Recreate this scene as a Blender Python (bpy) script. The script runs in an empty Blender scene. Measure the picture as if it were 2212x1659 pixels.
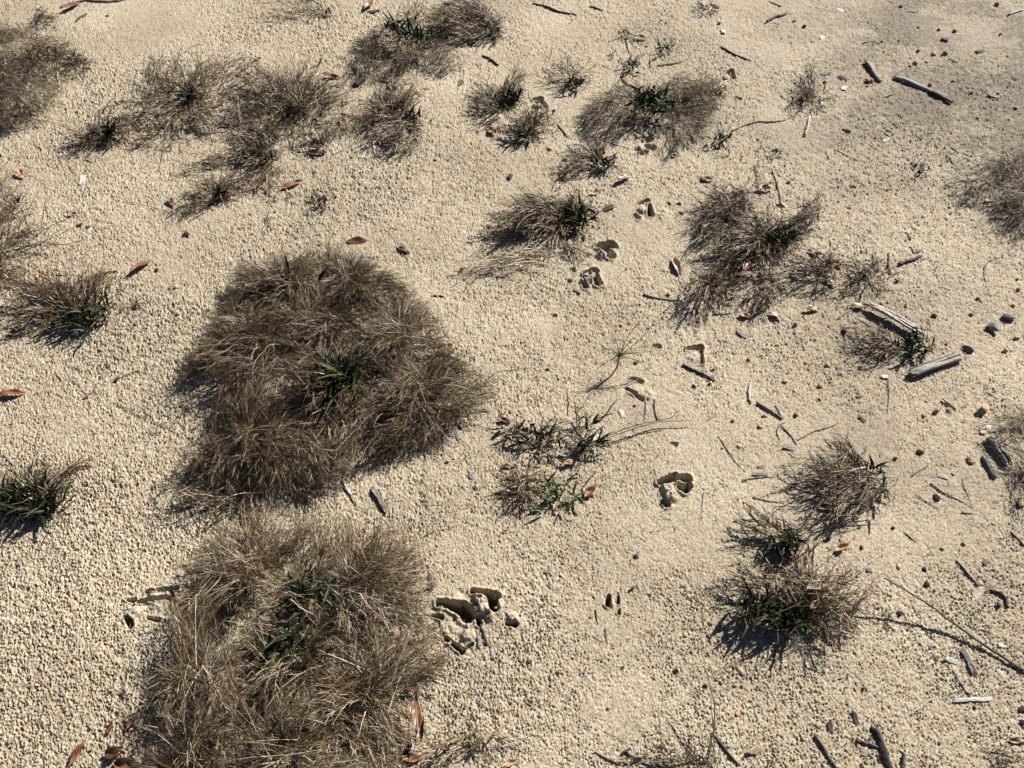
import bpy, bmesh, math
import numpy as np
from mathutils import Matrix, Vector

# ---------------------------------------------------------------- camera, sky, sun, exposure
scene = bpy.context.scene
C = scene.collection
CAM_H = 1.45
PITCH = math.radians(54.0)            # looking down
HFOV = math.radians(67.3)
TH = math.tan(HFOV / 2)
cam_d = bpy.data.cameras.new('camera'); cam_d.sensor_width = 36.0
cam_d.lens = 18.0 / TH
cam_d.clip_start = 0.05; cam_d.clip_end = 200.0
cam = bpy.data.objects.new('camera', cam_d); C.objects.link(cam)
cam.location = (0, 0, CAM_H); cam.rotation_euler = (math.pi / 2 - PITCH, 0, 0)
scene.camera = cam

SUN_EL = math.radians(37.0)
SUN_AZ = math.radians(46.0)           # from +Y towards +X
w = bpy.data.worlds.new('World'); scene.world = w; w.use_nodes = True
wn = w.node_tree.nodes; wl = w.node_tree.links
sky = wn.new('ShaderNodeTexSky'); sky.sky_type = 'NISHITA'; sky.sun_disc = False
sky.air_density = 0.5; sky.ozone_density = 0.4; sky.dust_density = 0.3; sky.sun_elevation = SUN_EL; sky.sun_rotation = SUN_AZ
wl.new(sky.outputs[0], wn['Background'].inputs[0]); wn['Background'].inputs[1].default_value = 0.05
sun_d = bpy.data.lights.new('sun', 'SUN'); sun_d.energy = 5.0; sun_d.angle = math.radians(0.53)
sun_d.color = (1.0, 0.96, 0.89)
sun = bpy.data.objects.new('sun', sun_d); C.objects.link(sun)
sd = Vector((math.cos(SUN_EL) * math.sin(SUN_AZ), math.cos(SUN_EL) * math.cos(SUN_AZ), math.sin(SUN_EL)))
sun.rotation_euler = sd.to_track_quat('Z', 'Y').to_euler()
scene.view_settings.view_transform = 'Standard'
scene.view_settings.look = 'None'
scene.view_settings.exposure = 1.12
scene.view_settings.gamma = 1.0

# ---------------------------------------------------------------- where a point of the picture lies on the ground
FWD = np.array([0, math.cos(PITCH), -math.sin(PITCH)])
UPV = np.array([0, math.sin(PITCH), math.cos(PITCH)])

def px(fx, fy, z=0.0):
    """point of the 2212 x 1659 picture -> world point at height z"""
    u = (fx - 1106.0) / 1106.0 * TH
    v = -(fy - 829.5) / 1106.0 * TH
    r = FWD + v * UPV + np.array([u, 0, 0])
    t = (z - CAM_H) / r[2]
    return np.array([r[0] * t, r[1] * t, z])

def T(t, x, y):
    """tile (i,j) coordinates -> picture coordinates"""
    return (737.33 * t[0] + x / 3.0, 553.0 * t[1] + y / 3.0)

def TP(t, x, y, z=0.0):
    return px(*T(t, x, y), z)

def mpp(p):
    """metres per picture unit at ground point p"""
    return math.sqrt(p[0] ** 2 * 0 + (p[1] * math.cos(PITCH) + CAM_H * math.sin(PITCH)) ** 2) * TH / 1106.0

# ---------------------------------------------------------------- numeric noise
def h2(ix, iy, seed=0):
    a = (ix.astype(np.int64) * 374761393 + iy.astype(np.int64) * 668265263 + seed * 1442695041) & 0xFFFFFFFF
    a = ((a ^ (a >> 13)) * 1274126177) & 0xFFFFFFFF
    a = ((a ^ (a >> 16)) * 2246822519) & 0xFFFFFFFF
    a = a ^ (a >> 15)
    return (a & 0xFFFFFF) / float(0x1000000)

def vnoise(x, y, seed=0):
    ix = np.floor(x); iy = np.floor(y)
    fx = x - ix; fy = y - iy
    fx = fx * fx * (3 - 2 * fx); fy = fy * fy * (3 - 2 * fy)
    a = h2(ix, iy, seed); b = h2(ix + 1, iy, seed); c = h2(ix, iy + 1, seed); d = h2(ix + 1, iy + 1, seed)
    return (a * (1 - fx) + b * fx) * (1 - fy) + (c * (1 - fx) + d * fx) * fy

def fbm(x, y, seed=0, o=4):
    s = 0; a = 0.5; n = 0
    for k in range(o):
        s = s + a * vnoise(x * 2 ** k, y * 2 ** k, seed + k); n += a; a *= 0.5
    return s / n

def worley(x, y, seed=0, prob=1.0, want_id=False):
    ix = np.floor(x); iy = np.floor(y)
    best = np.full(x.shape, 9.0); bid = np.zeros(x.shape)
    for dx in (-1, 0, 1):
        for dy in (-1, 0, 1):
            cx = ix + dx; cy = iy + dy
            px_ = cx + 0.04 + 0.92 * h2(cx, cy, seed); py_ = cy + 0.04 + 0.92 * h2(cx, cy, seed + 7)
            d = (x - px_) ** 2 + (y - py_) ** 2
            if prob < 1.0:
                d = np.where(h2(cx, cy, seed + 13) < prob, d, 9.0)
            m = d < best
            best = np.where(m, d, best)
            if want_id:
                bid = np.where(m, h2(cx, cy, seed + 21), bid)
    best = np.sqrt(best)
    return (best, bid) if want_id else best

def sstep(a, b, x):
    t = np.clip((x - a) / (b - a), 0, 1)
    return t * t * (3 - 2 * t)

def G(x, y):
    """broad shape of the sand surface"""
    return (0.006 * np.sin(1.7 * x + 0.6) * np.cos(1.3 * y + 0.4) + 0.003 * np.sin(4.1 * x - 2.2 * y)
            + 0.002 * np.cos(6.3 * y + 2.1 * x))

# ---------------------------------------------------------------- object helpers
def tag(o, label=None, cat=None, group=None, kind=None):
    if label: o['label'] = label
    if cat: o['category'] = cat
    if group: o['group'] = group
    if kind: o['kind'] = kind
    return o

def empty(name, loc):
    o = bpy.data.objects.new(name, None); C.objects.link(o)
    o.location = loc; o.empty_display_size = 0.05
    return o

def mesh_quads(name, V, Q, mat, parent=None, loc=None, smooth=True, attrs=None, tris=None):
    V = np.asarray(V, dtype=np.float32).reshape(-1, 3)
    if loc is not None:
        V = V - np.asarray(loc, dtype=np.float32)
    me = bpy.data.meshes.new(name)
    Q = np.asarray(Q, dtype=np.int32).reshape(-1, 4) if Q is not None and len(Q) else np.zeros((0, 4), np.int32)
    Tt = np.asarray(tris, dtype=np.int32).reshape(-1, 3) if tris is not None and len(tris) else np.zeros((0, 3), np.int32)
    me.vertices.add(len(V)); me.vertices.foreach_set('co', V.ravel())
    nl = Q.size + Tt.size; npoly = len(Q) + len(Tt)
    me.loops.add(nl); me.loops.foreach_set('vertex_index', np.concatenate([Q.ravel(), Tt.ravel()]))
    me.polygons.add(npoly)
    st = np.concatenate([np.arange(len(Q)) * 4, Q.size + np.arange(len(Tt)) * 3]).astype(np.int32)
    me.polygons.foreach_set('loop_start', st)
    me.polygons.foreach_set('use_smooth', np.full(npoly, smooth))
    if attrs:
        for k, v in attrs.items():
            a = me.attributes.new(k, 'FLOAT', 'POINT')
            a.data.foreach_set('value', np.asarray(v, dtype=np.float32).ravel())
    me.update(calc_edges=True)
    me.materials.append(mat)
    o = bpy.data.objects.new(name, me); C.objects.link(o)
    if parent is not None:
        o.parent = parent
    elif loc is not None:
        o.location = loc
    return o

def norm(a):
    return a / np.maximum(np.linalg.norm(a, axis=-1, keepdims=True), 1e-9)

def strips(P, W, side, fold=None):
    """P (N,S,3) centre lines, W (N,S) half widths, side (N,S,3) -> verts, quads ; fold = V-shaped blades"""
    N, S, _ = P.shape
    L = P - side * W[..., None]; R = P + side * W[..., None]
    if fold is None:
        V = np.stack([L, R], axis=2).reshape(-1, 3); k = 2
    else:
        V = np.stack([L + fold, P, R + fold], axis=2).reshape(-1, 3); k = 3
    base = (np.arange(N) * S * k)[:, None] + (np.arange(S - 1) * k)[None, :]
    q = [np.stack([base + a, base + a + 1, base + k + a + 1, base + k + a], axis=-1).reshape(-1, 4) for a in range(k - 1)]
    return V, np.concatenate(q)

# ---------------------------------------------------------------- materials
def mat_new(name):
    m = bpy.data.materials.new(name); m.use_nodes = True
    nt = m.node_tree
    return m, nt, nt.nodes['Principled BSDF']

def N(nt, typ, **kw):
    n = nt.nodes.new(typ)
    for k, v in kw.items():
        setattr(n, k, v)
    return n

def ramp(nt, fac, stops, interp='LINEAR'):
    r = nt.nodes.new('ShaderNodeValToRGB'); cr = r.color_ramp; cr.interpolation = interp
    while len(cr.elements) < len(stops):
        cr.elements.new(0.5)
    for e, (p, c) in zip(cr.elements, stops):
        e.position = p; e.color = (c[0], c[1], c[2], 1)
    nt.links.new(fac, r.inputs[0])
    return r.outputs[0]

def mixc(nt, fac, a, b, mode='MIX'):
    m = nt.nodes.new('ShaderNodeMix'); m.data_type = 'RGBA'; m.blend_type = mode
    for s, v in ((0, fac), (6, a), (7, b)):
        if isinstance(v, (int, float)):
            m.inputs[s].default_value = v
        elif isinstance(v, tuple):
            m.inputs[s].default_value = (*v, 1)
        else:
            nt.links.new(v, m.inputs[s])
    return m.outputs[2]

def math_n(nt, op, a, b=0.0):
    m = nt.nodes.new('ShaderNodeMath'); m.operation = op
    for s, v in ((0, a), (1, b)):
        if isinstance(v, (int, float)): m.inputs[s].default_value = v
        else: nt.links.new(v, m.inputs[s])
    return m.outputs[0]

def make_sand():
    m, nt, b = mat_new('sand')
    tc = N(nt, 'ShaderNodeTexCoord').outputs['Object']
    n1 = N(nt, 'ShaderNodeTexNoise'); n1.inputs['Scale'].default_value = 3.0; n1.inputs['Detail'].default_value = 6
    nt.links.new(tc, n1.inputs['Vector'])
    base = ramp(nt, n1.outputs[0], [(0.3, SAND_A), (0.7, SAND_B)])
    v = N(nt, 'ShaderNodeTexVoronoi'); v.inputs['Scale'].default_value = 330.0
    nt.links.new(tc, v.inputs['Vector'])
    sep = N(nt, 'ShaderNodeSeparateColor'); nt.links.new(v.outputs['Color'], sep.inputs[0])
    grain = ramp(nt, sep.outputs[0], [(0.0, (0.62, 0.50, 0.33)), (0.35, (0.95, 0.93, 0.88)), (0.75, (1.0, 0.99, 0.95)),
                                      (0.93, (1.22, 1.16, 1.05)), (0.965, (0.95, 0.70, 0.48)), (0.985, (0.50, 0.42, 0.36))])
    col = mixc(nt, 1.0, base, grain, 'MULTIPLY')
    # larger orange grit here and there
    v2 = N(nt, 'ShaderNodeTexVoronoi'); v2.inputs['Scale'].default_value = 130.0
    nt.links.new(tc, v2.inputs['Vector'])
    s2 = N(nt, 'ShaderNodeSeparateColor'); nt.links.new(v2.outputs['Color'], s2.inputs[0])
    f = math_n(nt, 'MULTIPLY', math_n(nt, 'GREATER_THAN', s2.outputs[1], 0.955), math_n(nt, 'LESS_THAN', v2.outputs['Distance'], 0.35))
    col = mixc(nt, math_n(nt, 'MULTIPLY', f, 0.45), col, (0.30, 0.18, 0.10))
    # dark silt stains
    at = N(nt, 'ShaderNodeAttribute', attribute_name='silt')
    n3 = N(nt, 'ShaderNodeTexNoise'); n3.inputs['Scale'].default_value = 120.0; n3.inputs['Detail'].default_value = 4
    nt.links.new(tc, n3.inputs['Vector'])
    sf = math_n(nt, 'MULTIPLY', at.outputs['Fac'], ramp(nt, n3.outputs[0], [(0.35, (0.6,) * 3), (0.6, (1,) * 3)]))
    col = mixc(nt, sf, col, (0.125, 0.10, 0.076))
    nt.links.new(col, b.inputs['Base Color'])
    b.inputs['Roughness'].default_value = 0.9
    b.inputs['Specular IOR Level'].default_value = 0.25
    nb = N(nt, 'ShaderNodeTexNoise'); nb.inputs['Scale'].default_value = 420.0; nb.inputs['Detail'].default_value = 3
    nt.links.new(tc, nb.inputs['Vector'])
    bp = N(nt, 'ShaderNodeBump'); bp.inputs['Strength'].default_value = 0.7; bp.inputs['Distance'].default_value = 0.0012
    nt.links.new(nb.outputs[0], bp.inputs['Height']); nt.links.new(bp.outputs[0], b.inputs['Normal'])
    return m

def make_blade(name, stops, trans=0.25, rough=0.55, spec=0.3, spread=0.45):
    """thin plant blades: colour from the 'tint' of the spray and of each blade"""
    m, nt, b = mat_new(name)
    at = N(nt, 'ShaderNodeAttribute', attribute_name='tint')
    geo = N(nt, 'ShaderNodeNewGeometry')
    f = math_n(nt, 'ADD', at.outputs['Fac'], math_n(nt, 'MULTIPLY', math_n(nt, 'SUBTRACT', geo.outputs['Random Per Island'], 0.5), spread))
    col = ramp(nt, f, stops)
    nt.links.new(col, b.inputs['Base Color'])
    b.inputs['Roughness'].default_value = rough
    b.inputs['Specular IOR Level'].default_value = spec
    tr = N(nt, 'ShaderNodeBsdfTranslucent'); nt.links.new(col, tr.inputs[0])
    mx = N(nt, 'ShaderNodeMixShader'); mx.inputs[0].default_value = trans
    out = nt.nodes['Material Output']
    nt.links.new(b.outputs[0], mx.inputs[1]); nt.links.new(tr.outputs[0], mx.inputs[2]); nt.links.new(mx.outputs[0], out.inputs[0])
    return m

def make_fallen(name, c0, c1, rough=0.38):
    m, nt, b = mat_new(name)
    tc = N(nt, 'ShaderNodeTexCoord').outputs['Object']
    oi = N(nt, 'ShaderNodeObjectInfo')
    n1 = N(nt, 'ShaderNodeTexNoise'); n1.inputs['Scale'].default_value = 60.0; n1.inputs['Detail'].default_value = 5
    nt.links.new(tc, n1.inputs['Vector'])
    f = math_n(nt, 'ADD', n1.outputs[0], math_n(nt, 'MULTIPLY', math_n(nt, 'SUBTRACT', oi.outputs['Random'], 0.5), 0.5))
    col = ramp(nt, f, [(0.3, c0), (0.7, c1)])
    n2 = N(nt, 'ShaderNodeTexNoise'); n2.inputs['Scale'].default_value = 260.0; n2.inputs['Detail'].default_value = 3
    nt.links.new(tc, n2.inputs['Vector'])
    col = mixc(nt, ramp(nt, n2.outputs[0], [(0.58, (0,) * 3), (0.7, (0.7,) * 3)]), col, tuple(0.35 * x for x in c0))
    nt.links.new(col, b.inputs['Base Color'])
    b.inputs['Roughness'].default_value = rough
    b.inputs['Specular IOR Level'].default_value = 0.45
    bp = N(nt, 'ShaderNodeBump'); bp.inputs['Strength'].default_value = 0.4; bp.inputs['Distance'].default_value = 0.0008
    nt.links.new(n2.outputs[0], bp.inputs['Height']); nt.links.new(bp.outputs[0], b.inputs['Normal'])
    return m

def make_wood(name, c0, c1, c2, along=14.0):
    """streaks run along local X"""
    m, nt, b = mat_new(name)
    tc = N(nt, 'ShaderNodeTexCoord').outputs['Object']
    mp = N(nt, 'ShaderNodeMapping'); mp.inputs['Scale'].default_value = (along, 330.0, 330.0)
    nt.links.new(tc, mp.inputs[0])
    n1 = N(nt, 'ShaderNodeTexNoise'); n1.inputs['Scale'].default_value = 1.0; n1.inputs['Detail'].default_value = 5
    nt.links.new(mp.outputs[0], n1.inputs['Vector'])
    col = ramp(nt, n1.outputs[0], [(0.30, c0), (0.5, c1), (0.68, c2)])
    n2 = N(nt, 'ShaderNodeTexNoise'); n2.inputs['Scale'].default_value = 70.0; n2.inputs['Detail'].default_value = 4
    nt.links.new(tc, n2.inputs['Vector'])
    col = mixc(nt, ramp(nt, n2.outputs[0], [(0.5, (0,) * 3), (0.75, (0.6,) * 3)]), col, c0)
    nt.links.new(col, b.inputs['Base Color']); b.inputs['Roughness'].default_value = 0.75
    b.inputs['Specular IOR Level'].default_value = 0.3
    bp = N(nt, 'ShaderNodeBump'); bp.inputs['Strength'].default_value = 0.8; bp.inputs['Distance'].default_value = 0.0015
    nt.links.new(n1.outputs[0], bp.inputs['Height']); nt.links.new(bp.outputs[0], b.inputs['Normal'])
    return m

def make_stone(name, c0, c1, rough=0.7, sc=180.0):
    m, nt, b = mat_new(name)
    tc = N(nt, 'ShaderNodeTexCoord').outputs['Object']
    n1 = N(nt, 'ShaderNodeTexNoise'); n1.inputs['Scale'].default_value = sc; n1.inputs['Detail'].default_value = 6
    nt.links.new(tc, n1.inputs['Vector'])
    col = ramp(nt, n1.outputs[0], [(0.35, c0), (0.65, c1)])
    nt.links.new(col, b.inputs['Base Color']); b.inputs['Roughness'].default_value = rough
    b.inputs['Specular IOR Level'].default_value = 0.3
    bp = N(nt, 'ShaderNodeBump'); bp.inputs['Strength'].default_value = 0.6; bp.inputs['Distance'].default_value = 0.001
    nt.links.new(n1.outputs[0], bp.inputs['Height']); nt.links.new(bp.outputs[0], b.inputs['Normal'])
    return m

SAND_A = (0.285, 0.248, 0.192)
SAND_B = (0.375, 0.335, 0.268)
RELIEF = 1.48
M = {}
M['sand'] = make_sand()
M['dry'] = make_blade('dry_grass', [(0.0, (0.018, 0.009, 0.005)), (0.3, (0.050, 0.026, 0.011)), (0.5, (0.098, 0.058, 0.025)), (0.66, (0.175, 0.118, 0.056)),
                                    (0.83, (0.29, 0.228, 0.142)), (1.0, (0.50, 0.44, 0.335))], trans=0.06, rough=0.5, spec=0.3, spread=0.85)
M['green'] = make_blade('green_blade', [(0.0, (0.006, 0.009, 0.003)), (0.5, (0.016, 0.027, 0.006)), (0.8, (0.055, 0.080, 0.015)),
                                        (1.0, (0.20, 0.18, 0.06))], trans=0.12, rough=0.5, spec=0.25, spread=0.5)
M['needle'] = make_blade('pine_needle', [(0.0, (0.06, 0.05, 0.02)), (0.6, (0.14, 0.13, 0.05)), (1.0, (0.25, 0.2, 0.1))], trans=0.1)
M['leaf_red'] = make_fallen('leaf_red_brown', (0.10, 0.033, 0.017), (0.21, 0.075, 0.036))
M['leaf_brown'] = make_fallen('leaf_brown', (0.13, 0.062, 0.03), (0.27, 0.14, 0.075))
M['leaf_tan'] = make_fallen('leaf_tan', (0.26, 0.15, 0.085), (0.42, 0.28, 0.18))
M['leaf_dark'] = make_fallen('leaf_dark', (0.055, 0.02, 0.012), (0.12, 0.045, 0.022))
M['leaf_pale'] = make_fallen('leaf_pale', (0.30, 0.21, 0.155), (0.46, 0.35, 0.28))
M['leaf_orange'] = make_fallen('leaf_orange', (0.30, 0.14, 0.055), (0.46, 0.25, 0.11))
M['wood_grey'] = make_wood('weathered_wood', (0.06, 0.05, 0.04), (0.22, 0.195, 0.16), (0.40, 0.365, 0.315))
M['wood_pale'] = make_wood('bleached_wood', (0.20, 0.175, 0.145), (0.40, 0.365, 0.315), (0.55, 0.51, 0.45))
M['wood_dark'] = make_wood('dark_twig', (0.018, 0.014, 0.011), (0.06, 0.05, 0.04), (0.16, 0.14, 0.12))
M['wood_brown'] = make_wood('brown_twig', (0.06, 0.04, 0.026), (0.15, 0.11, 0.075), (0.30, 0.24, 0.17))
M['straw'] = make_wood('straw', (0.22, 0.17, 0.11), (0.38, 0.315, 0.215), (0.54, 0.47, 0.35))
M['charcoal'] = make_stone('charred', (0.010, 0.009, 0.008), (0.05, 0.043, 0.038), 0.8)
M['slate'] = make_stone('slate', (0.08, 0.073, 0.066), (0.19, 0.175, 0.16), 0.8)
M['rock_grey'] = make_stone('grey_stone', (0.12, 0.11, 0.10), (0.30, 0.275, 0.245), 0.8)
M['peb_rust'] = make_stone('rust_pebble', (0.17, 0.08, 0.042), (0.32, 0.17, 0.095))
M['peb_orange'] = make_stone('orange_pebble', (0.32, 0.19, 0.095), (0.46, 0.29, 0.16))
M['peb_tan'] = make_stone('tan_pebble', (0.25, 0.18, 0.10), (0.38, 0.28, 0.17))
M['peb_brown'] = make_stone('brown_pebble', (0.13, 0.075, 0.045), (0.27, 0.16, 0.10))
M['peb_pink'] = make_stone('pink_pebble', (0.30, 0.19, 0.13), (0.42, 0.29, 0.21))
M['peb_white'] = make_stone('white_chip', (0.36, 0.33, 0.29), (0.48, 0.45, 0.40))

# ---------------------------------------------------------------- sand ground
# dents pressed into the sand: (tile, x0,y0, x1,y1, width in tile units, depth m)
DENTS = [
 # large print in the lower middle
 ((1,2), 635,585, 800,630, 62, .026), ((1,2), 790,610, 815,665, 75, .026), ((1,2), 850,510, 1000,545, 50, .024),
 ((1,2), 970,545, 990,610, 60, .024), ((1,2), 885,690, 895,720, 34, .014), ((1,2), 675,815, 780,895, 34, .013),
 ((1,2), 1075,725, 1125,728, 36, .012), ((1,2), 590,665, 650,680, 26, .010), ((1,2), 800,880, 850,850, 18, .008),
 # faint print right of it
 ((1,2), 1735,545, 1730,600, 34, .012), ((1,2), 1795,545, 1795,590, 20, .008), ((1,2), 1800,640, 1800,660, 22, .006),
 # print at the left edge of the lower big tuft
 ((0,2), 950,518, 1150,496, 26, .018), ((0,2), 900,586, 1090,556, 30, .022), ((0,2), 1110,520, 1115,620, 40, .014),
 ((0,2), 830,570, 870,575, 28, .010), ((0,2), 830,690, 850,735, 40, .010), ((0,2), 960,690, 1030,700, 26, .008),
 # right-hand large print
 ((1,1), 2060,1470, 2150,1440, 50, .026), ((1,1), 2150,1440, 2235,1450, 50, .028), ((1,1), 2190,1500, 2225,1520, 46, .024),
 ((2,1), 30,1490, 45,1500, 30, .018), ((1,1), 2085,1590, 2110,1615, 36, .012),
 # two deep prints, upper middle
 ((1,1), 1585,95, 1640,85, 46, .026), ((1,1), 1640,95, 1668,165, 42, .026), ((1,1), 1572,165, 1585,180, 34, .018),
 ((1,0), 1670,1580, 1740,1575, 60, .026), ((1,0), 1700,1600, 1745,1640, 50, .024),
 ((1,1), 1500,65, 1510,80, 24, .010), ((1,1), 1475,140, 1480,150, 26, .010), ((1,0), 1775,1575, 1785,1590, 22, .008),
 # heart-shaped print above them
 ((1,0), 1930,1310, 1985,1290, 28, .018), ((1,0), 2000,1320, 2005,1380, 32, .02), ((1,0), 1905,1380, 1925,1400, 30, .014),
 ((1,0), 2115,1305, 2125,1310, 20, .010), ((1,0), 2175,1315, 2190,1315, 22, .010), ((1,0), 2190,1370, 2205,1375, 22, .010),
 # crescents near the top
 ((1,0), 1250,650, 1290,645, 34, .024), ((1,0), 1290,655, 1320,690, 30, .024),
 ((1,0), 1965,890, 1995,900, 40, .018), ((1,0), 1980,940, 2010,950, 44, .018), ((1,0), 1920,990, 1945,990, 26, .010), ((1,0), 1965,970, 1975,980, 26, .010),
 ((2,0), 295,450, 320,445, 30, .020), ((2,0), 325,455, 335,490, 24, .020),
 # square print right of the pine seedling
 ((2,1), 35,590, 120,583, 34, .020), ((2,1), 125,590, 130,690, 20, .018),
 # faint ones
 ((1,1), 1870,795, 1890,790, 24, .008), ((1,1), 1910,790, 1945,810, 28, .010), ((1,1), 1850,860, 1950,930, 22, .006),
 ((1,1), 2030,570, 2060,575, 30, .008), ((1,1), 1370,375, 1385,380, 24, .006), ((2,1), 1710,950, 1755,990, 26, .010),
 ((2,0), 1045,835, 1070,850, 26, .010), ((2,0), 345,610, 375,625, 22, .008), ((1,0), 1330,960,1345,970, 20, .008),
 ((2,1), 65,840, 75,845, 20, .008), ((1,0), 1480,1255, 1500,1270, 18, .006), ((0,1), 885,1405, 892,1412, 18, .006),
 ((2,0), 1740,960,1760,975,18,.006), ((1,0), 1440,1030,1450,1035,18,.006),
]
# little heaps of pushed-up sand: (tile, x,y, radius in tile units, height m)
HEAPS = [
 ((1,2), 900,560, 62, .016), ((1,2), 915,630, 60, .017), ((1,2), 660,650, 70, .006), ((1,2), 820,800, 60, .008), ((1,2), 730,560, 60, .004),
 ((1,2), 1110,690, 45, .009), ((1,2), 700,760, 60, .006), ((1,2), 960,680, 40, .010), ((1,2), 1010,600, 34, .010),
 ((1,1), 2115,1520, 55, .013), ((1,1), 2135,1570, 45, .013), ((1,1), 1600,135, 46, .012), ((1,1), 1620,110, 34, .010),
 ((1,0), 1690,1640, 44, .010), ((1,0), 1950,1350, 44, .008), ((1,0), 1275,690, 30, .008), ((2,1), 75,650, 55, .005),
 ((0,2), 1000,540, 46, .007), ((0,2), 1030,600, 60, .006), ((0,2), 880,655, 60, .008), ((1,1), 1900,870, 60, .006),
 ((1,0), 1930,950, 40, .008), ((2,0), 285,490, 30, .007), ((1,2), 1760,600, 30, .005), ((1,1), 1990,900, 50, .006),
 ((2,1), 1730,1000, 26, .006), ((1,0), 2080,1370, 60, .005),
]

SMOOTH = [(1010,1340,110),(1315,1345,60),(1365,850,90),(1180,700,40),(1400,470,80),(1130,390,70),(150,930,60),(370,590,60),(350,1290,70),(1460,1060,60),
          (1290,570,50),(1120,190,60),(1690,260,50),(1500,760,40),(1330,1540,120),(640,1000,60)]
def build_ground():
    hw0 = lambda y: TH * (y * math.cos(PITCH) + CAM_H * math.sin(PITCH))
    us = [0.0]; step = 2.6 / 2250
    while us[-1] < 1.42: us.append(us[-1] + step)
    s = step
    while us[-1] * 1.0 < 45: s *= 1.035; us.append(us[-1] + s)
    us = np.array(us); us = np.concatenate([-us[:0:-1], us])
    ys = [0.12]
    while ys[-1] < 3.25:
        ys.append(ys[-1] + 0.0013 + 0.0012 * (max(ys[-1], 0.2) - 0.2))
    s = 0.005
    while ys[-1] < 60: s *= 1.07; ys.append(ys[-1] + s)
    lo = [0.12]; s = 0.0018
    while lo[-1] > -40: s *= 1.07; lo.append(lo[-1] - s)
    ys = np.array(lo[:0:-1] + ys)
    hw = np.array([hw0(min(max(y, -0.2), 4.0)) for y in ys])
    X = us[None, :] * hw[:, None]; Y = np.repeat(ys[:, None], len(us), 1)
    sp = np.maximum(np.gradient(us)[None, :] * hw[:, None], np.gradient(ys)[:, None])
    near = 1 - sstep(0.006, 0.016, sp)
    Z = G(X, Y)
    # raindrop-pitted crust
    rx, ry = 0.83 * X + 0.56 * Y + 50, -0.56 * X + 0.83 * Y + 50      # turned, so no pattern follows the mesh
    wx = rx + 0.004 * (vnoise(rx * 110, ry * 110, 3) - 0.5); wy = ry + 0.005 * (vnoise(rx * 110, ry * 110, 5) - 0.5)
    d1, id1 = worley(wx / 0.0048, wy / 0.0048, 11, want_id=True)
    pit = worley(wx / 0.0043, wy / 0.0043, 51, prob=0.62)
    big = worley(wx / 0.021, wy / 0.021, 61, prob=0.5)
    fine = 0.5 * vnoise(rx * 340, ry * 340, 81) + 0.5 * vnoise(rx * 620, ry * 620, 83)
    mid = fbm(rx * 75, ry * 75, 85, 3)
    strength = 0.85 + 0.8 * (fbm(X * 2.3 + 3, Y * 2.3, 71, 3) - 0.5) * 2 + 0.9 * (fbm(X * 9 + 1, Y * 9, 73, 3) - 0.5)
    P0 = px(150, 1200); strength += 0.5 * np.exp(-(((X - P0[0]) / 0.45) ** 2 + ((Y - P0[1]) / 0.6) ** 2))
    strength = np.clip(strength, 0.30, 1.55) * (0.72 + 0.10 * np.clip(Y, 0, 4)) * RELIEF
    rel = 0.0005 * (0.5 - d1) * (0.4 + 1.2 * id1) + 0.0042 * (fine - 0.5) + 0.0034 * (mid - 0.5)
    rel += -0.0040 * (1 - sstep(0.05, 0.46, pit)) * (0.15 + 1.5 * vnoise(rx * 70, ry * 70, 9))
    rel += -0.0022 * (1 - sstep(0.05, 0.24, big))
    for (fx, fy, rr) in SMOOTH:
        c = px(fx, fy); strength = strength * (1 - 0.62 * np.exp(-((X - c[0]) ** 2 + (Y - c[1]) ** 2) / (rr * mpp(c)) ** 2))
    rel *= strength
    Z += near * 0.010 * (fbm(X * 5, Y * 5, 201, 3) - 0.5)
    add = np.zeros_like(X); near_print = np.zeros_like(X); hole = np.zeros_like(X)
    n2 = fbm(X * 150, Y * 150, 25, 2) - 0.5
    cl = worley(wx / 0.011, wy / 0.011, 91)
    rough = (0.5 - cl) * 0.0065 + 0.007 * (mid - 0.5) + 0.006 * n2
    def win(x0, x1, y0, y1):
        r0, r1 = np.searchsorted(ys, [y0, y1])
        h = hw[min(r1, len(hw) - 1)], hw[max(r0 - 1, 0)]
        cands = [x / k for x in (x0, x1) for k in h]
        c0, c1 = np.searchsorted(us, [min(cands), max(cands)])
        return slice(max(r0 - 1, 0), r1 + 1), slice(max(c0 - 1, 0), c1 + 1)
    for (t, x, y, r, h) in HEAPS:
        c = TP(t, x, y); R = r / 3 * mpp(c); w_ = win(c[0] - 2 * R, c[0] + 2 * R, c[1] - 2 * R, c[1] + 2 * R)
        d = np.sqrt((X[w_] - c[0]) ** 2 + (Y[w_] - c[1]) ** 2) / R + 0.6 * n2[w_]
        add[w_] += h * (1 - sstep(0.2, 1.1, d)); near_print[w_] = np.maximum(near_print[w_], 1 - sstep(0.7, 1.5, d))
    for (t, x0, y0, x1, y1, wpx, dep) in DENTS:
        A = TP(t, x0, y0); B = TP(t, x1, y1); W = wpx / 3 * mpp(A) / 2
        m = 3 * W
        w_ = win(min(A[0], B[0]) - m, max(A[0], B[0]) + m, min(A[1], B[1]) - m, max(A[1], B[1]) + m)
        x_, y_ = X[w_], Y[w_]
        ex, ey = B[0] - A[0], B[1] - A[1]; L2 = ex * ex + ey * ey + 1e-9
        k = np.clip(((x_ - A[0]) * ex + (y_ - A[1]) * ey) / L2, 0, 1)
        # toes taper to a point at one end
        Wk = W * (0.78 + 0.4 * k)
        d = np.sqrt((x_ - A[0] - k * ex) ** 2 + (y_ - A[1] - k * ey) ** 2) / Wk
        d = d + 0.35 * n2[w_] + 0.25 * (mid[w_] - 0.5)
        dd = dep * 2.7
        hole[w_] = np.maximum(hole[w_], dd * (1 - sstep(0.70, 1.10, d)))
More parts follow.
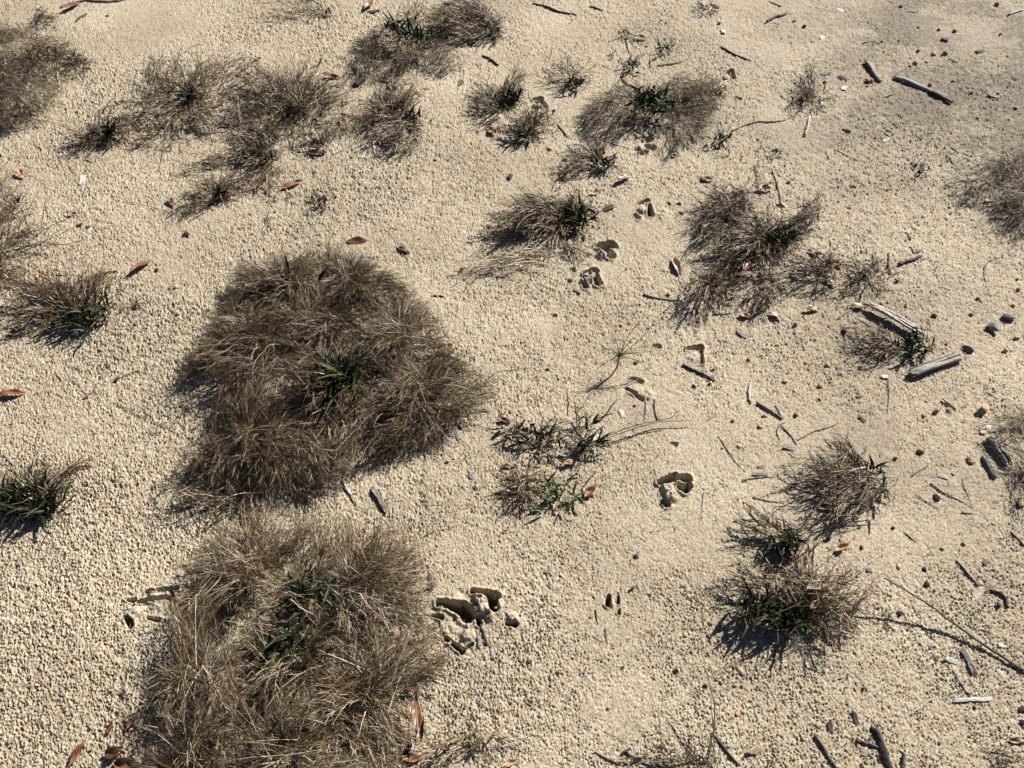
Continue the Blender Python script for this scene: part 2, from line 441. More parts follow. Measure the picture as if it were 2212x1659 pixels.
        add[w_] += 0.16 * dep * np.exp(-((d - 1.45) / 0.35) ** 2)
        near_print[w_] = np.maximum(near_print[w_], 1 - sstep(1.2, 2.0, d))
    inh = sstep(0.001, 0.006, hole)
    Z = Z + near * (rel * (1 - 0.35 * near_print) * (1 - inh) + add * (1 - 0.8 * inh) + 0.65 * rough * near_print * (1 - 0.6 * inh) - hole)
    # silt stain, upper right and some thin veils
    silt = np.zeros_like(X)
    for (fx, fy, rx, ry, a) in [(2120, 90, .5, .36, 1.3), (2080, 260, .5, .26, 1.1), (1900, 160, .36, .17, .8), (2190, 330, .26, .26, 1.0),
                                (1990, 180, .3, .2, .5), (2250, 180, .45, .55, 1.1), (2020, 60, .4, .26, .8),
                                (2090, 1000, .2, .12, .35), (1870, 960, .12, .1, .3), (1990, 650, .25, .12, .25), (1400, 900, .05, .05, .3)]:
        c = px(fx, fy)
        q = np.exp(-(((X - c[0]) / rx) ** 2 + ((Y - c[1]) / ry) ** 2))
        silt = np.maximum(silt, a * q)
    n = fbm(X * 5 + 9, Y * 7, 41, 4) + 0.5 * (mid - 0.5)
    silt = np.clip(silt * (0.35 + 0.65 * sstep(0.36, 0.56, n)) + 0.10 * sstep(0.5, 0.7, n), 0, 0.92)
    nr, nc = X.shape
    idx = np.arange(nr * nc).reshape(nr, nc)
    Q = np.stack([idx[:-1, :-1], idx[:-1, 1:], idx[1:, 1:], idx[1:, :-1]], axis=-1).reshape(-1, 4)
    o = mesh_quads('sand_ground', np.stack([X, Y, Z], -1), Q, M['sand'], attrs={'silt': silt})
    tag(o, kind='structure')
    return o
build_ground()

# ---------------------------------------------------------------- grass clumps
def in_poly(P, poly):
    x, y = P[:, 0], P[:, 1]; n = len(poly); c = np.zeros(len(P), bool)
    for i in range(n):
        x0, y0 = poly[i]; x1, y1 = poly[(i + 1) % n]
        if y0 == y1: continue
        m = ((y0 > y) != (y1 > y)) & (x < (x1 - x0) * (y - y0) / (y1 - y0) + x0)
        c ^= m
    return c

def edge_dist(P, poly):
    best = np.full(len(P), 1e9); n = len(poly)
    for i in range(n):
        a = np.array(poly[i]); b = np.array(poly[(i + 1) % n]); e = b - a
        k = np.clip(((P - a) @ e) / (e @ e + 1e-12), 0, 1)
        best = np.minimum(best, np.linalg.norm(P - a - k[:, None] * e, axis=1))
    return best

def dirs(az, el):
    return np.stack([np.cos(el) * np.cos(az), np.cos(el) * np.sin(az), np.sin(el)], -1)

def sprays(rs, base, az, el, L, tint, nl=14, droop=0.9, lw=0.00055, ll=0.30, ang=(0.18, 0.6), stemw=0.0006):
    """dead feathery grass stems: a bending stem with fine blades to both sides"""
    N_ = len(base); S = 6; t = np.linspace(0, 1, S)
    bend = rs.normal(0, 0.35, N_)
    A = az[:, None] + bend[:, None] * t; E = el[:, None] - droop * rs.uniform(0.4, 1.2, N_)[:, None] * t ** 1.3
    D = dirs(A, E)
    seg = D[:, :-1] * (L / (S - 1))[:, None, None]
    P = np.concatenate([base[:, None], base[:, None] + np.cumsum(seg, 1)], 1)
    gz = G(P[..., 0], P[..., 1]) + 0.0015
    P[..., 2] = np.maximum(P[..., 2], gz + 0.002 * rs.rand(N_)[:, None])
    up = np.array([0, 0, 1.0])
    side = norm(np.cross(D, up + rs.normal(0, 0.5, (N_, 1, 3))))
    W = stemw * (1.1 - 0.8 * t)[None, :] * rs.uniform(0.6, 1.3, N_)[:, None]
    V1, Q1 = strips(P, W, side)
    T1 = np.repeat(tint + 0.24, S * 2)
    # blades
    M_ = N_ * nl
    k = np.repeat(np.arange(N_), nl)
    tt = np.clip((np.tile(np.arange(nl), N_) + rs.rand(M_)) / nl, 0, 0.999) * 0.88 + 0.10
    fi = tt * (S - 1); i0 = np.minimum(fi.astype(int), S - 2); fr = (fi - i0)[:, None]
    bp = P[k, i0] * (1 - fr) + P[k, i0 + 1] * fr
    d = norm(D[k, i0]); sd_ = side[k, i0]; u2 = np.cross(sd_, d)
    sgn = np.where(np.tile(np.arange(nl), N_) % 2 == 0, 1.0, -1.0)
    roll = rs.normal(0, 0.75, M_)
    perp = sd_ * (sgn * np.cos(roll))[:, None] + u2 * (np.sin(roll))[:, None]
    a = rs.uniform(ang[0], ang[1], M_)[:, None]
    ld = norm(d * np.cos(a) + perp * np.sin(a))
    le = (L[k] * ll * (1.15 - 0.55 * tt) * rs.uniform(0.5, 1.25, M_))[:, None]
    cur = norm(d - ld * (d * ld).sum(1, keepdims=True)) * rs.uniform(-0.05, 0.16, M_)[:, None] * le
    q0 = bp; q1 = bp + ld * le * 0.5 + cur * 0.5; q2 = bp + ld * le + cur * 1.9 * 0 + cur
    q2 = q2 - np.array([0, 0, 1.0]) * le * rs.uniform(-0.05, 0.15, M_)[:, None]
    PP = np.stack([q0, q1, q2], 1)
    PP[..., 2] = np.maximum(PP[..., 2], G(PP[..., 0], PP[..., 1]) + 0.001)
    s2 = norm(np.cross(ld, up + rs.normal(0, 0.8, (M_, 3))))
    s2 = np.repeat(s2[:, None], 3, 1)
    WW = lw * np.array([0.7, 1.0, 0.15])[None] * rs.uniform(0.6, 1.35, M_)[:, None]
    V2, Q2 = strips(PP, WW, s2)
    T2 = np.repeat(tint[k] + rs.normal(0, 0.05, M_), 6)
    return V1, Q1, T1, V2, Q2, T2

def green_rosette(rs, c, n, L, wid=0.0032, spread=0.02, tint=0.4, elr=(0.25, 1.25)):
    """stiff pointed green blades standing out from one crown"""
    az = rs.uniform(0, 2 * math.pi, n); el = rs.uniform(elr[0], elr[1], n)
    base = np.stack([c[0] + rs.normal(0, spread, n), c[1] + rs.normal(0, spread * 0.8, n), np.zeros(n)], -1)
    base[:, 2] = G(base[:, 0], base[:, 1]) + rs.uniform(0, 0.01, n) + c[2]
    S = 6; t = np.linspace(0, 1, S)
    Ls = L * rs.uniform(0.45, 1.1, n)
    E = el[:, None] - rs.uniform(0.1, 1.1, n)[:, None] * t; A = az[:, None] + rs.normal(0, 0.15, n)[:, None] * t
    D = dirs(A, E); P = np.concatenate([base[:, None], base[:, None] + np.cumsum(D[:, :-1] * (Ls / (S - 1))[:, None, None], 1)], 1)
    P[..., 2] = np.maximum(P[..., 2], G(P[..., 0], P[..., 1]) + 0.003)
    side = norm(np.cross(D, np.array([0, 0, 1.0]) + rs.normal(0, 0.35, (n, 1, 3))))
    W = wid * rs.uniform(0.55, 1.2, n)[:, None] * np.array([0.55, 0.95, 1.0, 0.8, 0.45, 0.04])[None]
    nrm = np.cross(side, D)
    V, Q = strips(P, W, side, fold=nrm * W[..., None] * 0.45)
    tn = tint + rs.normal(0, 0.13, n)
    tip = np.array([0.0, 0.0, 0.02, 0.08, 0.18, 0.35]) * 0.6
    Tn = (tn[:, None] + tip[None, :] * rs.rand(n)[:, None])[:, :, None] * np.ones(3)
    return V, Q, Tn.ravel()

LAND = {}     # landmarks for labels: name -> picture-space centre, polygon

def clump(key, label, t, poly, H, dens, L, tint, greens=(), centres=None, cat='grass clump', name='grass_clump', nl=14,
          el0=(0.15, 1.0), lw=0.00055, var=0.2, short=None, droop=0.9, pit=0.75, group='grass clumps on the sand', edgeflat=1.0, mound=False, tall=None):
    if not mound:
        dens = dens * 1.6; tint -= 0.06; lw = max(lw, 0.0008)
    else:
        H = H * 1.2; dens = dens * 1.9; lw = lw * 0.82
    rs = np.random.RandomState(abs(hash_(key)) % 100000)
    fp = [T(t, *p) for p in poly]
    LAND[key] = (short or key, np.array(fp))
    cf = np.mean(fp, 0); fe = [cf + (np.array(f) - cf) * (1.04 if mound else 1.12) for f in fp]
    wp = [tuple(px(f[0], f[1], H * 0.45)[:2]) for f in fe]
    gs = []
    for g in greens:
        f = T(t, g[0], g[1]); q = px(f[0], f[1], 0.02); gs.append((q, int(g[2] * (1.1 if mound else 0.85)), g[3] * (1.0 if mound else 0.95)))
    cs = [g[0][:2] for g in gs] if centres is None else [px(*T(t, *c), 0.0)[:2] for c in centres]
    if not cs: cs = [np.mean(np.array(wp), 0)]
    cs = np.array(cs)
    org = np.array([cs[0][0], cs[0][1], float(G(cs[0][0], cs[0][1]))])
    root = empty(name, org); tag(root, label, cat, group)
    A = np.array(wp); lo = A.min(0); hi = A.max(0)
    area = 0.5 * abs(np.dot(A[:, 0], np.roll(A[:, 1], 1)) - np.dot(A[:, 1], np.roll(A[:, 0], 1)))
    n = max(int(area * dens), 12)
    pts = []; cnt = 0
    while cnt < n:
        c = rs.uniform(lo, hi, (n * 2, 2)); c = c[in_poly(c, wp)]; pts.append(c); cnt += len(c)
    p = np.concatenate(pts)[:n]
    if mound and gs:                      # the dead grass opens round each green heart
        keep = np.ones(len(p), bool)
        for (q, c_, l_) in gs:
            r_ = min(0.012 + 0.0009 * c_, 0.06)
            keep &= np.hypot(p[:, 0] - q[0], p[:, 1] - q[1]) > r_ * (0.7 + 0.6 * rs.rand(len(p)))
        p = p[keep]; n = len(p)
        cs = np.vstack([cs] + [g[0][None, :2] for g in gs if g[1] >= 16])
    if mound:                             # dead stems stand in bunches with gaps between
        dn_ = vnoise(p[:, 0] * 34 + 9, p[:, 1] * 34, 77) * 0.65 + vnoise(p[:, 0] * 75, p[:, 1] * 75, 78) * 0.35
        p = p[rs.rand(n) < 0.10 + 0.9 * sstep(0.34, 0.62, dn_)]; n = len(p)
    ed = edge_dist(p, wp)
    kk = ed > 0.035 * (vnoise(p[:, 0] * 26 + 3, p[:, 1] * 26, 55) - 0.25) * (1 if mound else 0.6); p = p[kk]; ed = ed[kk]; n = len(p)
    prof = np.sqrt(1 - (1 - np.clip(ed / max(H * 1.3, 0.02), 0, 1)) ** 2)
    dc = np.stack([np.hypot(p[:, 0] - c[0], p[:, 1] - c[1]) for c in cs], 1)
    near = dc.argmin(1); dn = dc.min(1)
    pitf = 1 - pit * np.exp(-(dn / 0.05) ** 2)
    lump = 0.35 + 1.15 * vnoise(p[:, 0] * 17 + 5, p[:, 1] * 17, 3)
    m = H * prof * pitf * lump
    out = p - cs[near]; oa = np.arctan2(out[:, 1], out[:, 0])
    swirl = (fbm(p[:, 0] * 9, p[:, 1] * 9, 17, 2) - 0.5) * (1.8 if mound else 1.4)
    az = oa + swirl + rs.normal(0, 0.35, n)
    Ls = L * rs.uniform(0.55, 1.25, n) * np.clip(0.6 + ed / 0.08, 0.6, 1.0) * (0.6 + 0.9 * vnoise(p[:, 0] * 30, p[:, 1] * 30, 91))
    if not mound:                         # stems fan out of the crown
        Ls = np.maximum(Ls, np.clip(dn * rs.uniform(0.5, 1.0, n), 0, 1.7 * L))
    # base pulled back towards the crown so that the tips reach the outline
    b = p - np.stack([np.cos(az), np.sin(az)], -1) * (Ls * 0.72)[:, None]
    lvl = rs.uniform(0.05, 0.62, n)
    base = np.concatenate([b, (G(b[:, 0], b[:, 1]) + m * lvl)[:, None]], 1)
    el = rs.uniform(el0[0], el0[1], n) * (0.35 + 0.65 * prof) * edgeflat
    tn = tint + var * 1.9 * (vnoise(p[:, 0] * 22, p[:, 1] * 22, 29) - 0.5) + 0.5 * var * (vnoise(p[:, 0] * 7, p[:, 1] * 7, 33) - 0.5) + rs.normal(0, 0.08, n) - 0.18 * (1 - np.clip(dn / 0.15, 0, 1)) * 0
    V1, Q1, T1, V2, Q2, T2 = sprays(rs, base, az, el, Ls, tn, nl=nl, lw=lw, droop=droop, stemw=0.0006 if mound else 0.0008)
    mesh_quads('dry_stems', V1, Q1, M['dry'], root, org, attrs={'tint': T1})
    mesh_quads('dry_blades', V2, Q2, M['dry'], root, org, attrs={'tint': T2})
    if tall:                              # a few long thin stems standing up out of the crown
        V, Q, Tn = green_rosette(rs, (cs[0][0], cs[0][1], 0.01), tall[0], tall[1], tint=0.35, spread=0.02, wid=0.0007, elr=(0.75, 1.5))
        mesh_quads('tall_stems', V, Q, M['dry'], root, org, attrs={'tint': Tn})
    for (q, cnt_, Lg) in gs:
        V, Q, Tn = green_rosette(rs, (q[0], q[1], 0.1 * H), int(cnt_ * 0.9) + 3, Lg * 1.05, tint=0.22, spread=0.024, wid=0.0017)
        mesh_quads('dead_leaves', V, Q, M['dry'], root, org, attrs={'tint': Tn + 0.1 * rs.rand()})
        V, Q, Tn = green_rosette(rs, (q[0], q[1], (0.35 if mound else 0.15) * H), cnt_, Lg, tint=0.28, spread=0.026 if mound else 0.015, wid=0.0040 if mound else 0.0036, elr=(0.35, 1.35))
        mesh_quads('green_leaves', V, Q, M['green'], root, org, attrs={'tint': Tn})
    return root

def hash_(s):
    h = 7
    for ch in s: h = (h * 131 + ord(ch)) & 0x7FFFFFFF
    return h

def stalks(root, t, rows, mat, nm='stem'):
    """a few separately visible long stems: rows of (points, width tile units, lift m)"""
    for i, (pts, wpx, lift) in enumerate(rows):
        tube_part(nm, t, pts, wpx, mat, root, lift, seed=i + int(pts[0][0]))

# ---- tubes (sticks, twigs)
def smooth_line(P, k=6):
    P = np.asarray(P, float)
    if len(P) == 2: return np.array([P[0] + (P[1] - P[0]) * s for s in np.linspace(0, 1, k * 2)])
    Q = np.vstack([2 * P[0] - P[1], P, 2 * P[-1] - P[-2]]); out = []
    for i in range(1, len(Q) - 2):
        for s in np.linspace(0, 1, k, endpoint=False):
            a, b, c, d = Q[i - 1], Q[i], Q[i + 1], Q[i + 2]
            out.append(0.5 * ((2 * b) + (-a + c) * s + (2 * a - 5 * b + 4 * c - d) * s ** 2 + (-a + 3 * b - 3 * c + d) * s ** 3))
    out.append(P[-1]); return np.array(out)

def tube(Pw, r, rs, ns=8, rough=0.2, taper=(0.75, 1.0, 0.6), flat=1.0):
    n = len(Pw); tn = np.gradient(Pw, axis=0); tn = norm(tn)
    side = norm(np.cross(tn, [0, 0, 1.0])); upv = np.cross(side, tn)
    t = np.linspace(0, 1, n); rad = r * np.interp(t, [0, 0.5, 1], taper)
    a = np.linspace(0, 2 * math.pi, ns, endpoint=False)
    ridge = 1 + rs.normal(0, rough, ns)[None] + rs.normal(0, rough * 0.45, (n, ns))
    ridge = np.clip(ridge, 0.5, 1.6)
    off = (np.cos(a)[None, :, None] * side[:, None] + np.sin(a)[None, :, None] * upv[:, None] * flat) * (rad[:, None] * ridge)[..., None]
    V = Pw[:, None] + off
    V[0] += tn[0] * rs.uniform(-1, 0.6, ns)[:, None] * r * 0.9; V[-1] += tn[-1] * rs.uniform(-0.6, 1, ns)[:, None] * r * 0.9
    idx = np.arange(n * ns).reshape(n, ns)
    Q = np.stack([idx[:-1], np.roll(idx[:-1], -1, 1), np.roll(idx[1:], -1, 1), idx[1:]], -1).reshape(-1, 4)
    c0 = n * ns; c1 = c0 + 1
    tris = [[c0, idx[0][(i + 1) % ns], idx[0][i]] for i in range(ns)] + [[c1, idx[-1][i], idx[-1][(i + 1) % ns]] for i in range(ns)]
    V = np.vstack([V.reshape(-1, 3), Pw[0] + tn[0] * r * 0.2, Pw[-1] - tn[-1] * r * 0.2])
    return V, Q, tris

def line_world(t, pts, r, lift, rs, wob=0.25):
    W = []
    for i, p in enumerate(pts):
        z = lift[i] if isinstance(lift, (list, tuple)) else lift
        q = TP(t, p[0], p[1], z + r * 0.6); W.append([q[0], q[1], q[2] + float(G(q[0], q[1]))])
    P = smooth_line(W); n = len(P)
    P[1:-1, :2] += rs.normal(0, r * wob, (n - 2, 2))
    return P

def align_obj(name, V, Q, tris, mat, P, parent=None):
    """mesh whose local X runs along the piece, so its grain does too"""
    mid = P.mean(0); x = norm(P[-1] - P[0]); z = np.array([0, 0, 1.0]); y = norm(np.cross(z, x)); z = np.cross(x, y)
    R = np.stack([x, y, z], 1)
    o = mesh_quads(name, (V - mid) @ R, Q, mat, smooth=True, tris=tris)
    Mx = Matrix(((*R[0], mid[0]), (*R[1], mid[1]), (*R[2], mid[2]), (0, 0, 0, 1)))
    if parent is not None:
        o.parent = parent
        o.matrix_basis = Matrix.Translation(parent.location).inverted() @ Mx
    else:
        o.matrix_basis = Mx
    return o

def tube_part(name, t, pts, wpx, mat, parent, lift=0.0, seed=0, **kw):
    rs = np.random.RandomState(seed % 9973)
    c = TP(t, *pts[0]); r = max(wpx * 0.85 / 3 * mpp(c) / 2, 0.0004)
    P = line_world(t, pts, r, lift, rs)
    V, Q, tr = tube(P, r, rs, **kw)
    return align_obj(name, V, Q, tr, M[mat], P, parent)

# ---- the clumps of the picture -----------------------------------------------------------------
F_ = (0, 0)                       # tile 0,0 with coordinates x3 = whole-picture coordinates
def f3(L): return [(x * 3, y * 3) for x, y in L]

clump('mid', 'largest mound of dead brown grass in the middle left with two green-leaved hollows', F_,
      f3([(490,590),(560,552),(640,545),(720,535),(800,560),(870,600),(915,650),(955,700),(985,755),(1030,790),(1078,800),(1030,845),
          (1010,895),(930,930),(870,955),(790,975),(740,1005),(680,1040),(560,1050),(450,1045),(385,1015),(362,985),(388,950),(430,925),
          (455,880),(450,830),(372,800),(405,745),(440,700),(475,650)]), .105, 11000, .085, .35,
      greens=[(735*3,838*3,90,.098),(622*3,640*3,26,.06),(590*3,662*3,10,.05)],
      centres=f3([(735,838),(622,640),(560,760),(880,760),(700,720),(900,860),(560,960),(760,640),(470,990)]), nl=16, mound=True, tall=(10,.11), short='middle grass mound')
clump('low', 'big straw coloured grass mound at the lower left, cut by the bottom edge', F_,
      f3([(430,1150),(500,1112),(600,1100),(720,1092),(800,1105),(850,1125),(890,1165),(915,1210),(925,1280),(920,1340),(945,1400),(920,1440),
          (890,1500),(870,1560),(860,1620),(860,1760),(270,1760),(285,1640),(290,1560),(312,1500),(312,1450),(335,1400),(352,1330),(375,1270),(392,1200)]),
      .125, 11000, .095, .46,
      greens=[(680*3,1300*3,34,.06),(640*3,1410*3,40,.06),(620*3,1440*3,14,.05),(630*3,1600*3,16,.05)],
      centres=f3([(680,1300),(620,1440),(560,1250),(640,1620),(780,1300),(480,1480),(780,1500),(430,1650)]), nl=16, mound=True, tall=(8,.12), short='lower grass mound')
clump('fringe', 'thin low grass fringe on the sand between the two biggest mounds', F_,
      f3([(355,1060),(420,1050),(520,1060),(640,1050),(720,1055),(700,1095),(560,1100),(480,1120),(400,1115)]), .03, 1800, .06, .45,
      nl=12, short='thin grass fringe', centres=f3([(520,1070),(640,1070)]))
clump('nw', 'fluffy blond and brown grass mound in the upper left corner', (0,0),
      [(-300,150),(60,130),(170,140),(300,240),(480,270),(530,330),(520,400),(400,440),(360,560),(290,700),(120,760),(-300,800)], .10, 7500, .085, .50,
      greens=[(375,425,10,.04)], centres=[(60,420),(-100,600),(260,380),(-50,250)], mound=True, short='corner grass mound', var=.3)
clump('nwspur', 'small dark ragged grass spur along the right side of the corner mound', (0,0),
      [(400,370),(500,350),(560,370),(640,420),(560,440),(420,440)], .04, 3500, .05, .3, short='dark grass spur')
clump('ntop', 'small grey tuft above the blond corner mound', (0,0),
      [(180,80),(230,50),(330,70),(400,90),(350,160),(240,170)], .04, 3500, .05, .6, short='small grey top tuft')
clump('b', 'loose greyish tuft with a spiky upright green centre at the upper left', (0,0),
      [(980,500),(1000,380),(1100,420),(1300,370),(1400,440),(1650,360),(1560,440),(1700,520),(1560,600),(1380,620),(1450,780),(1150,800),(1000,760),(820,740),(830,640),(960,600)],
      .055, 1700, .075, .42, greens=[(1235,640,44,.06),(1190,610,8,.06)], tall=(12,.09), short='spiky green centred tuft', el0=(.1,.8), nl=10)
clump('blit', 'flat scatter of dead grey grass between two dark green tufts at the upper left', (0,0),
      [(850,800),(1000,740),(1350,760),(1380,900),(1200,960),(1000,1000),(850,960)], .012, 1500, .05, .42, short='flat dead grass scatter', el0=(0,.2), nl=9)
clump('c', 'small dark green tuft with dead blades sweeping left at the upper left', (0,0),
      [(390,960),(440,860),(580,820),(640,750),(720,690),(780,720),(860,780),(830,880),(700,920),(560,960)], .05, 2600, .065, .4,
      greens=[(700,860,44,.05),(640,860,12,.045)], tall=(6,.07), short='small dark green tuft')
clump('e', 'wide ragged tuft with pale stalks and several green hearts right of the spiky tuft', (0,0),
      [(1480,700),(1560,600),(1700,540),(1900,480),(2080,520),(2212,600),(2180,680),(2300,760),(2150,800),(2100,860),(1900,900),(1780,1040),(1640,1080),(1540,1000),(1420,980),(1260,1060),(1240,1020),(1500,900),(1550,820)],
      .065, 2600, .08, .44, greens=[(1900,720,30,.055),(1680,990,30,.05),(2070,930,24,.04),(1740,880,16,.05),(1730,1010,14,.04)], tall=(12,.09), short='wide ragged tuft', nl=12)
clump('f', 'flattened grey tuft with a few green blades below the wide ragged tuft', (0,0),
      [(1150,1390),(1180,1280),(1260,1180),(1400,1120),(1620,1110),(1760,1100),(1640,1200),(1560,1260),(1400,1310),(1280,1370)], .035, 2500, .07, .42,
      greens=[(1430,1240,22,.04)], short='flattened tuft', el0=(.05,.5))
clump('g', 'upright wisp of pale dead stems below the wide ragged tuft', (0,0),
      [(1720,1130),(1800,1160),(1790,1300),(1810,1440),(1770,1480),(1730,1380),(1700,1260)], .03, 2600, .06, .7, short='pale wisp', el0=(.1,.7), nl=9)
clump('h', 'tiny dark plant standing alone on bare sand, centre left', (0,0),
      [(2020,1240),(2080,1200),(2130,1260),(2110,1330),(2040,1320)], .03, 2500, .035, .25, greens=[(2075,1290,14,.03)], short='tiny dark plant', cat='plant', name='small_plant')
clump('g2', 'faint low grey wisp left of the tiny dark plant', (0,0),
      [(1830,1240),(1930,1240),(1960,1320),(1860,1330)], .01, 1500, .04, .6, short='faint wisp', el0=(0,.3))
i_ = clump('i', 'sprawling tuft of long bare grey stems at the left edge', (0,0),
      [(-200,1250),(0,1180),(120,1260),(200,1400),(260,1500),(330,1560),(280,1640),(200,1700),(120,1850),(40,1950),(-200,1950)], .04, 2400, .12, .34,
      greens=[(110,1310,8,.035)], centres=[(-40,1700)], tall=(16,.14), short='sprawling grey stems', nl=5, el0=(.1,.8))
stalks(i_, (0,0), [([(100,1640),(300,1490),(450,1420),(640,1340)],7,[.01,.03,.03,.015]),([(60,1640),(260,1580),(420,1590),(560,1550)],7,[.01,.02,.02,.01]),
                   ([(270,1500),(290,1350),(310,1240),(250,1170)],6,[.01,.05,.07,.06]),([(150,1460),(200,1350),(260,1230)],8,[.01,.04,.05]),
                   ([(20,1640),(90,1520),(150,1420)],9,[.01,.03,.04]),([(0,1500),(60,1380),(90,1340)],8,[.01,.03,.04]),([(80,1659),(240,1600),(380,1500)],8,[.01,.02,.03])], 'wood_brown')
clump('j', 'sparse dark stems lying in a fan near the top edge, left of centre', (0,0),
      [(1600,110),(1750,70),(1940,30),(2080,20),(2212,80),(2150,130),(1950,130),(1800,110)], .02, 900, .10, .3,
      greens=[(2085,60,6,.04)], short='sparse dark fan', el0=(0,.35), nl=6)
clump('k', 'large brown grass mound at the top centre with a row of dark green blades', (1,0),
      [(60,330),(70,220),(130,150),(250,130),(400,120),(520,180),(620,200),(760,260),(820,320),(760,390),(620,400),(560,350),(420,380),(400,440),(240,460),(110,430)],
      .095, 6500, .07, .36, greens=[(360,240,30,.07),(440,265,36,.07),(510,290,20,.06),(400,290,14,.05)], mound=True, short='top brown mound',
      centres=[(430,280),(220,300),(700,320)])
clump('k2', 'grey wiry grass tuft at the top edge, upper right neighbour of the top brown mound', (1,0),
      [(560,180),(620,90),(700,30),(820,-10),(960,20),(1010,90),(1020,200),(940,250),(860,190),(760,240),(640,200)], .06, 3800, .075, .45,
      greens=[(930,110,20,.045),(980,170,10,.04)], short='grey wiry tuft')
clump('k3', 'tall faint pale stems rising behind the top brown mound', (1,0),
      [(380,120),(400,20),(480,-20),(560,40),(560,120),(480,170)], .05, 1700, .07, .7, short='pale stems behind', el0=(.5,1.2), nl=8)
clump('k4', 'small grass tuft cut by the top edge, left of the top brown mound', (0,0),
      [(1700,-60),(2100,-70),(2180,-10),(1900,10)], .03, 1200, .05, .5, short='cut top tuft')
clump('l', 'round straw tuft with tan curled leaf and two green hearts, upper centre', (1,0),
      [(130,760),(150,680),(230,600),(340,560),(480,570),(520,640),(460,720),(540,800),(510,900),(420,960),(300,940),(200,860)], .055, 3800, .065, .46,
      greens=[(325,700,26,.045),(440,760,30,.045),(450,810,12,.04)], short='round straw tuft')
clump('m', 'small tuft with green spikes just left of a dark hoof hole, upper centre', (1,0),
      [(870,720),(860,600),(920,500),(1030,560),(1130,470),(1210,480),(1160,560),(1190,640),(1120,700),(1020,700),(960,780)], .05, 3000, .06, .4,
      greens=[(1100,625,44,.05),(1050,650,14,.045)], tall=(8,.08), short='green spiked tuft')
clump('n', 'small brown tuft with splayed dark blades just below a dark hoof hole', (1,0),
      [(1060,760),(1120,720),(1250,720),(1350,730),(1360,800),(1290,870),(1200,900),(1100,880),(1010,830)], .045, 3200, .055, .4,
      greens=[(1185,865,34,.045)], short='splayed brown tuft')
clump('o', 'airy V-shaped tuft of thin stems over a green base, upper right of centre', (1,0),
      [(1320,470),(1340,370),(1420,340),(1500,350),(1540,430),(1600,400),(1690,370),(1620,470),(1560,520),(1480,530),(1400,500)], .06, 1500, .075, .5,
      greens=[(1515,520,34,.04)], centres=[(1515,520)], tall=(10,.09), short='airy V-shaped tuft', el0=(.4,1.1), nl=9)
clump('p', 'green blades in a tiny tuft beside a dead curled strip near the top right', (1,0),
      [(1830,360),(1890,330),(1960,350),(1950,410),(1880,440),(1820,400)], .03, 1500, .04, .5, greens=[(1890,395,26,.04)], short='tiny green tuft')
clump('p2', 'low dark sprig of green and grey blades near the top right', (1,0),
      [(2020,290),(2080,240),(2180,240),(2170,300),(2090,330)], .025, 1500, .045, .4, greens=[(2100,290,16,.035)], short='low dark sprig')
clump('p3', 'thin scatter of dark curled dead blades near the top right', (1,0),
      [(1740,210),(1850,150),(1880,190),(1980,240),(1960,290),(1840,260)], .02, 1500, .05, .22, short='dark curled scatter', nl=5, lw=.0012, el0=(.1,.6))
clump('p4', 'tiny fluffy grey tuft between the airy tuft and the tiny green tuft', (1,0),
      [(1710,340),(1760,300),(1820,320),(1830,370),(1740,370)], .03, 3200, .04, .6, short='tiny fluffy grey tuft')
clump('q', 'large dense brown mound at the upper right of centre with a dark green middle', (1,0),
      [(1540,700),(1570,620),(1680,540),(1800,480),(1950,490),(2080,440),(2250,400),(2400,420),(2510,470),(2500,560),(2440,640),(2450,720),(2400,800),(2310,850),(2240,920),(2150,850),(2080,780),(1900,800),(1800,850),(1680,820),(1600,770)],
      .10, 7500, .075, .38, greens=[(1990,700,60,.06),(2090,720,24,.05),(1920,690,24,.05)], centres=[(1990,700),(2280,640),(1750,660),(2200,500)],
      mound=True, tall=(6,.08), short='upper right brown mound')
clump('r', 'small tuft with dead blades left of a dark green spiky crown, right of centre', (1,0),
      [(1410,1090),(1450,980),(1540,910),(1700,890),(1730,960),(1640,1020),(1560,1080),(1480,1120)], .05, 3200, .055, .42,
      greens=[(1710,1035,44,.045)], centres=[(1690,1030)], short='small two-part tuft')
clump('s', 'brown tuft leaning left over its deep shadow beside green blades, centre of the photo', (1,0),
      [(960,1420),(1060,1330),(1180,1260),(1280,1230),(1420,1260),(1580,1240),(1620,1300),(1500,1390),(1440,1480),(1300,1500),(1150,1490),(1060,1500)],
      .085, 5200, .075, .45, greens=[(1500,1380,44,.06),(1560,1430,24,.05),(1450,1420,16,.05)], centres=[(1450,1430)], tall=(10,.08), short='leaning brown tuft')
clump('s2', 'pale flattened straw fan below the leaning brown tuft', (1,0),
      [(740,1750),(860,1720),(1000,1620),(1200,1560),(1400,1540),(1640,1560),(1600,1640),(1480,1680),(1250,1700),(1050,1780),(880,1790)], .03, 1700, .08, .7,
      centres=[(1400,1560)], short='flattened straw fan', el0=(0,.4), nl=10)
clump('u', 'charred black plant remains at the top edge, right of centre', (2,0),
      [(70,60),(90,10),(180,0),(250,30),(240,70),(140,90)], .03, 2500, .04, -.05, short='charred plant', nl=6, lw=.0012, cat='plant', name='charred_plant')
clump('v', 'scraggly grey plant with white bark flakes at the upper right', (2,0),
      [(690,640),(730,560),(750,440),(860,420),(880,560),(960,560),(1000,600),(900,680),(780,680)], .05, 2600, .05, .4,
      greens=[(820,600,14,.035)], short='scraggly grey plant', nl=8, el0=(.4,1.2), cat='plant', name='small_plant')
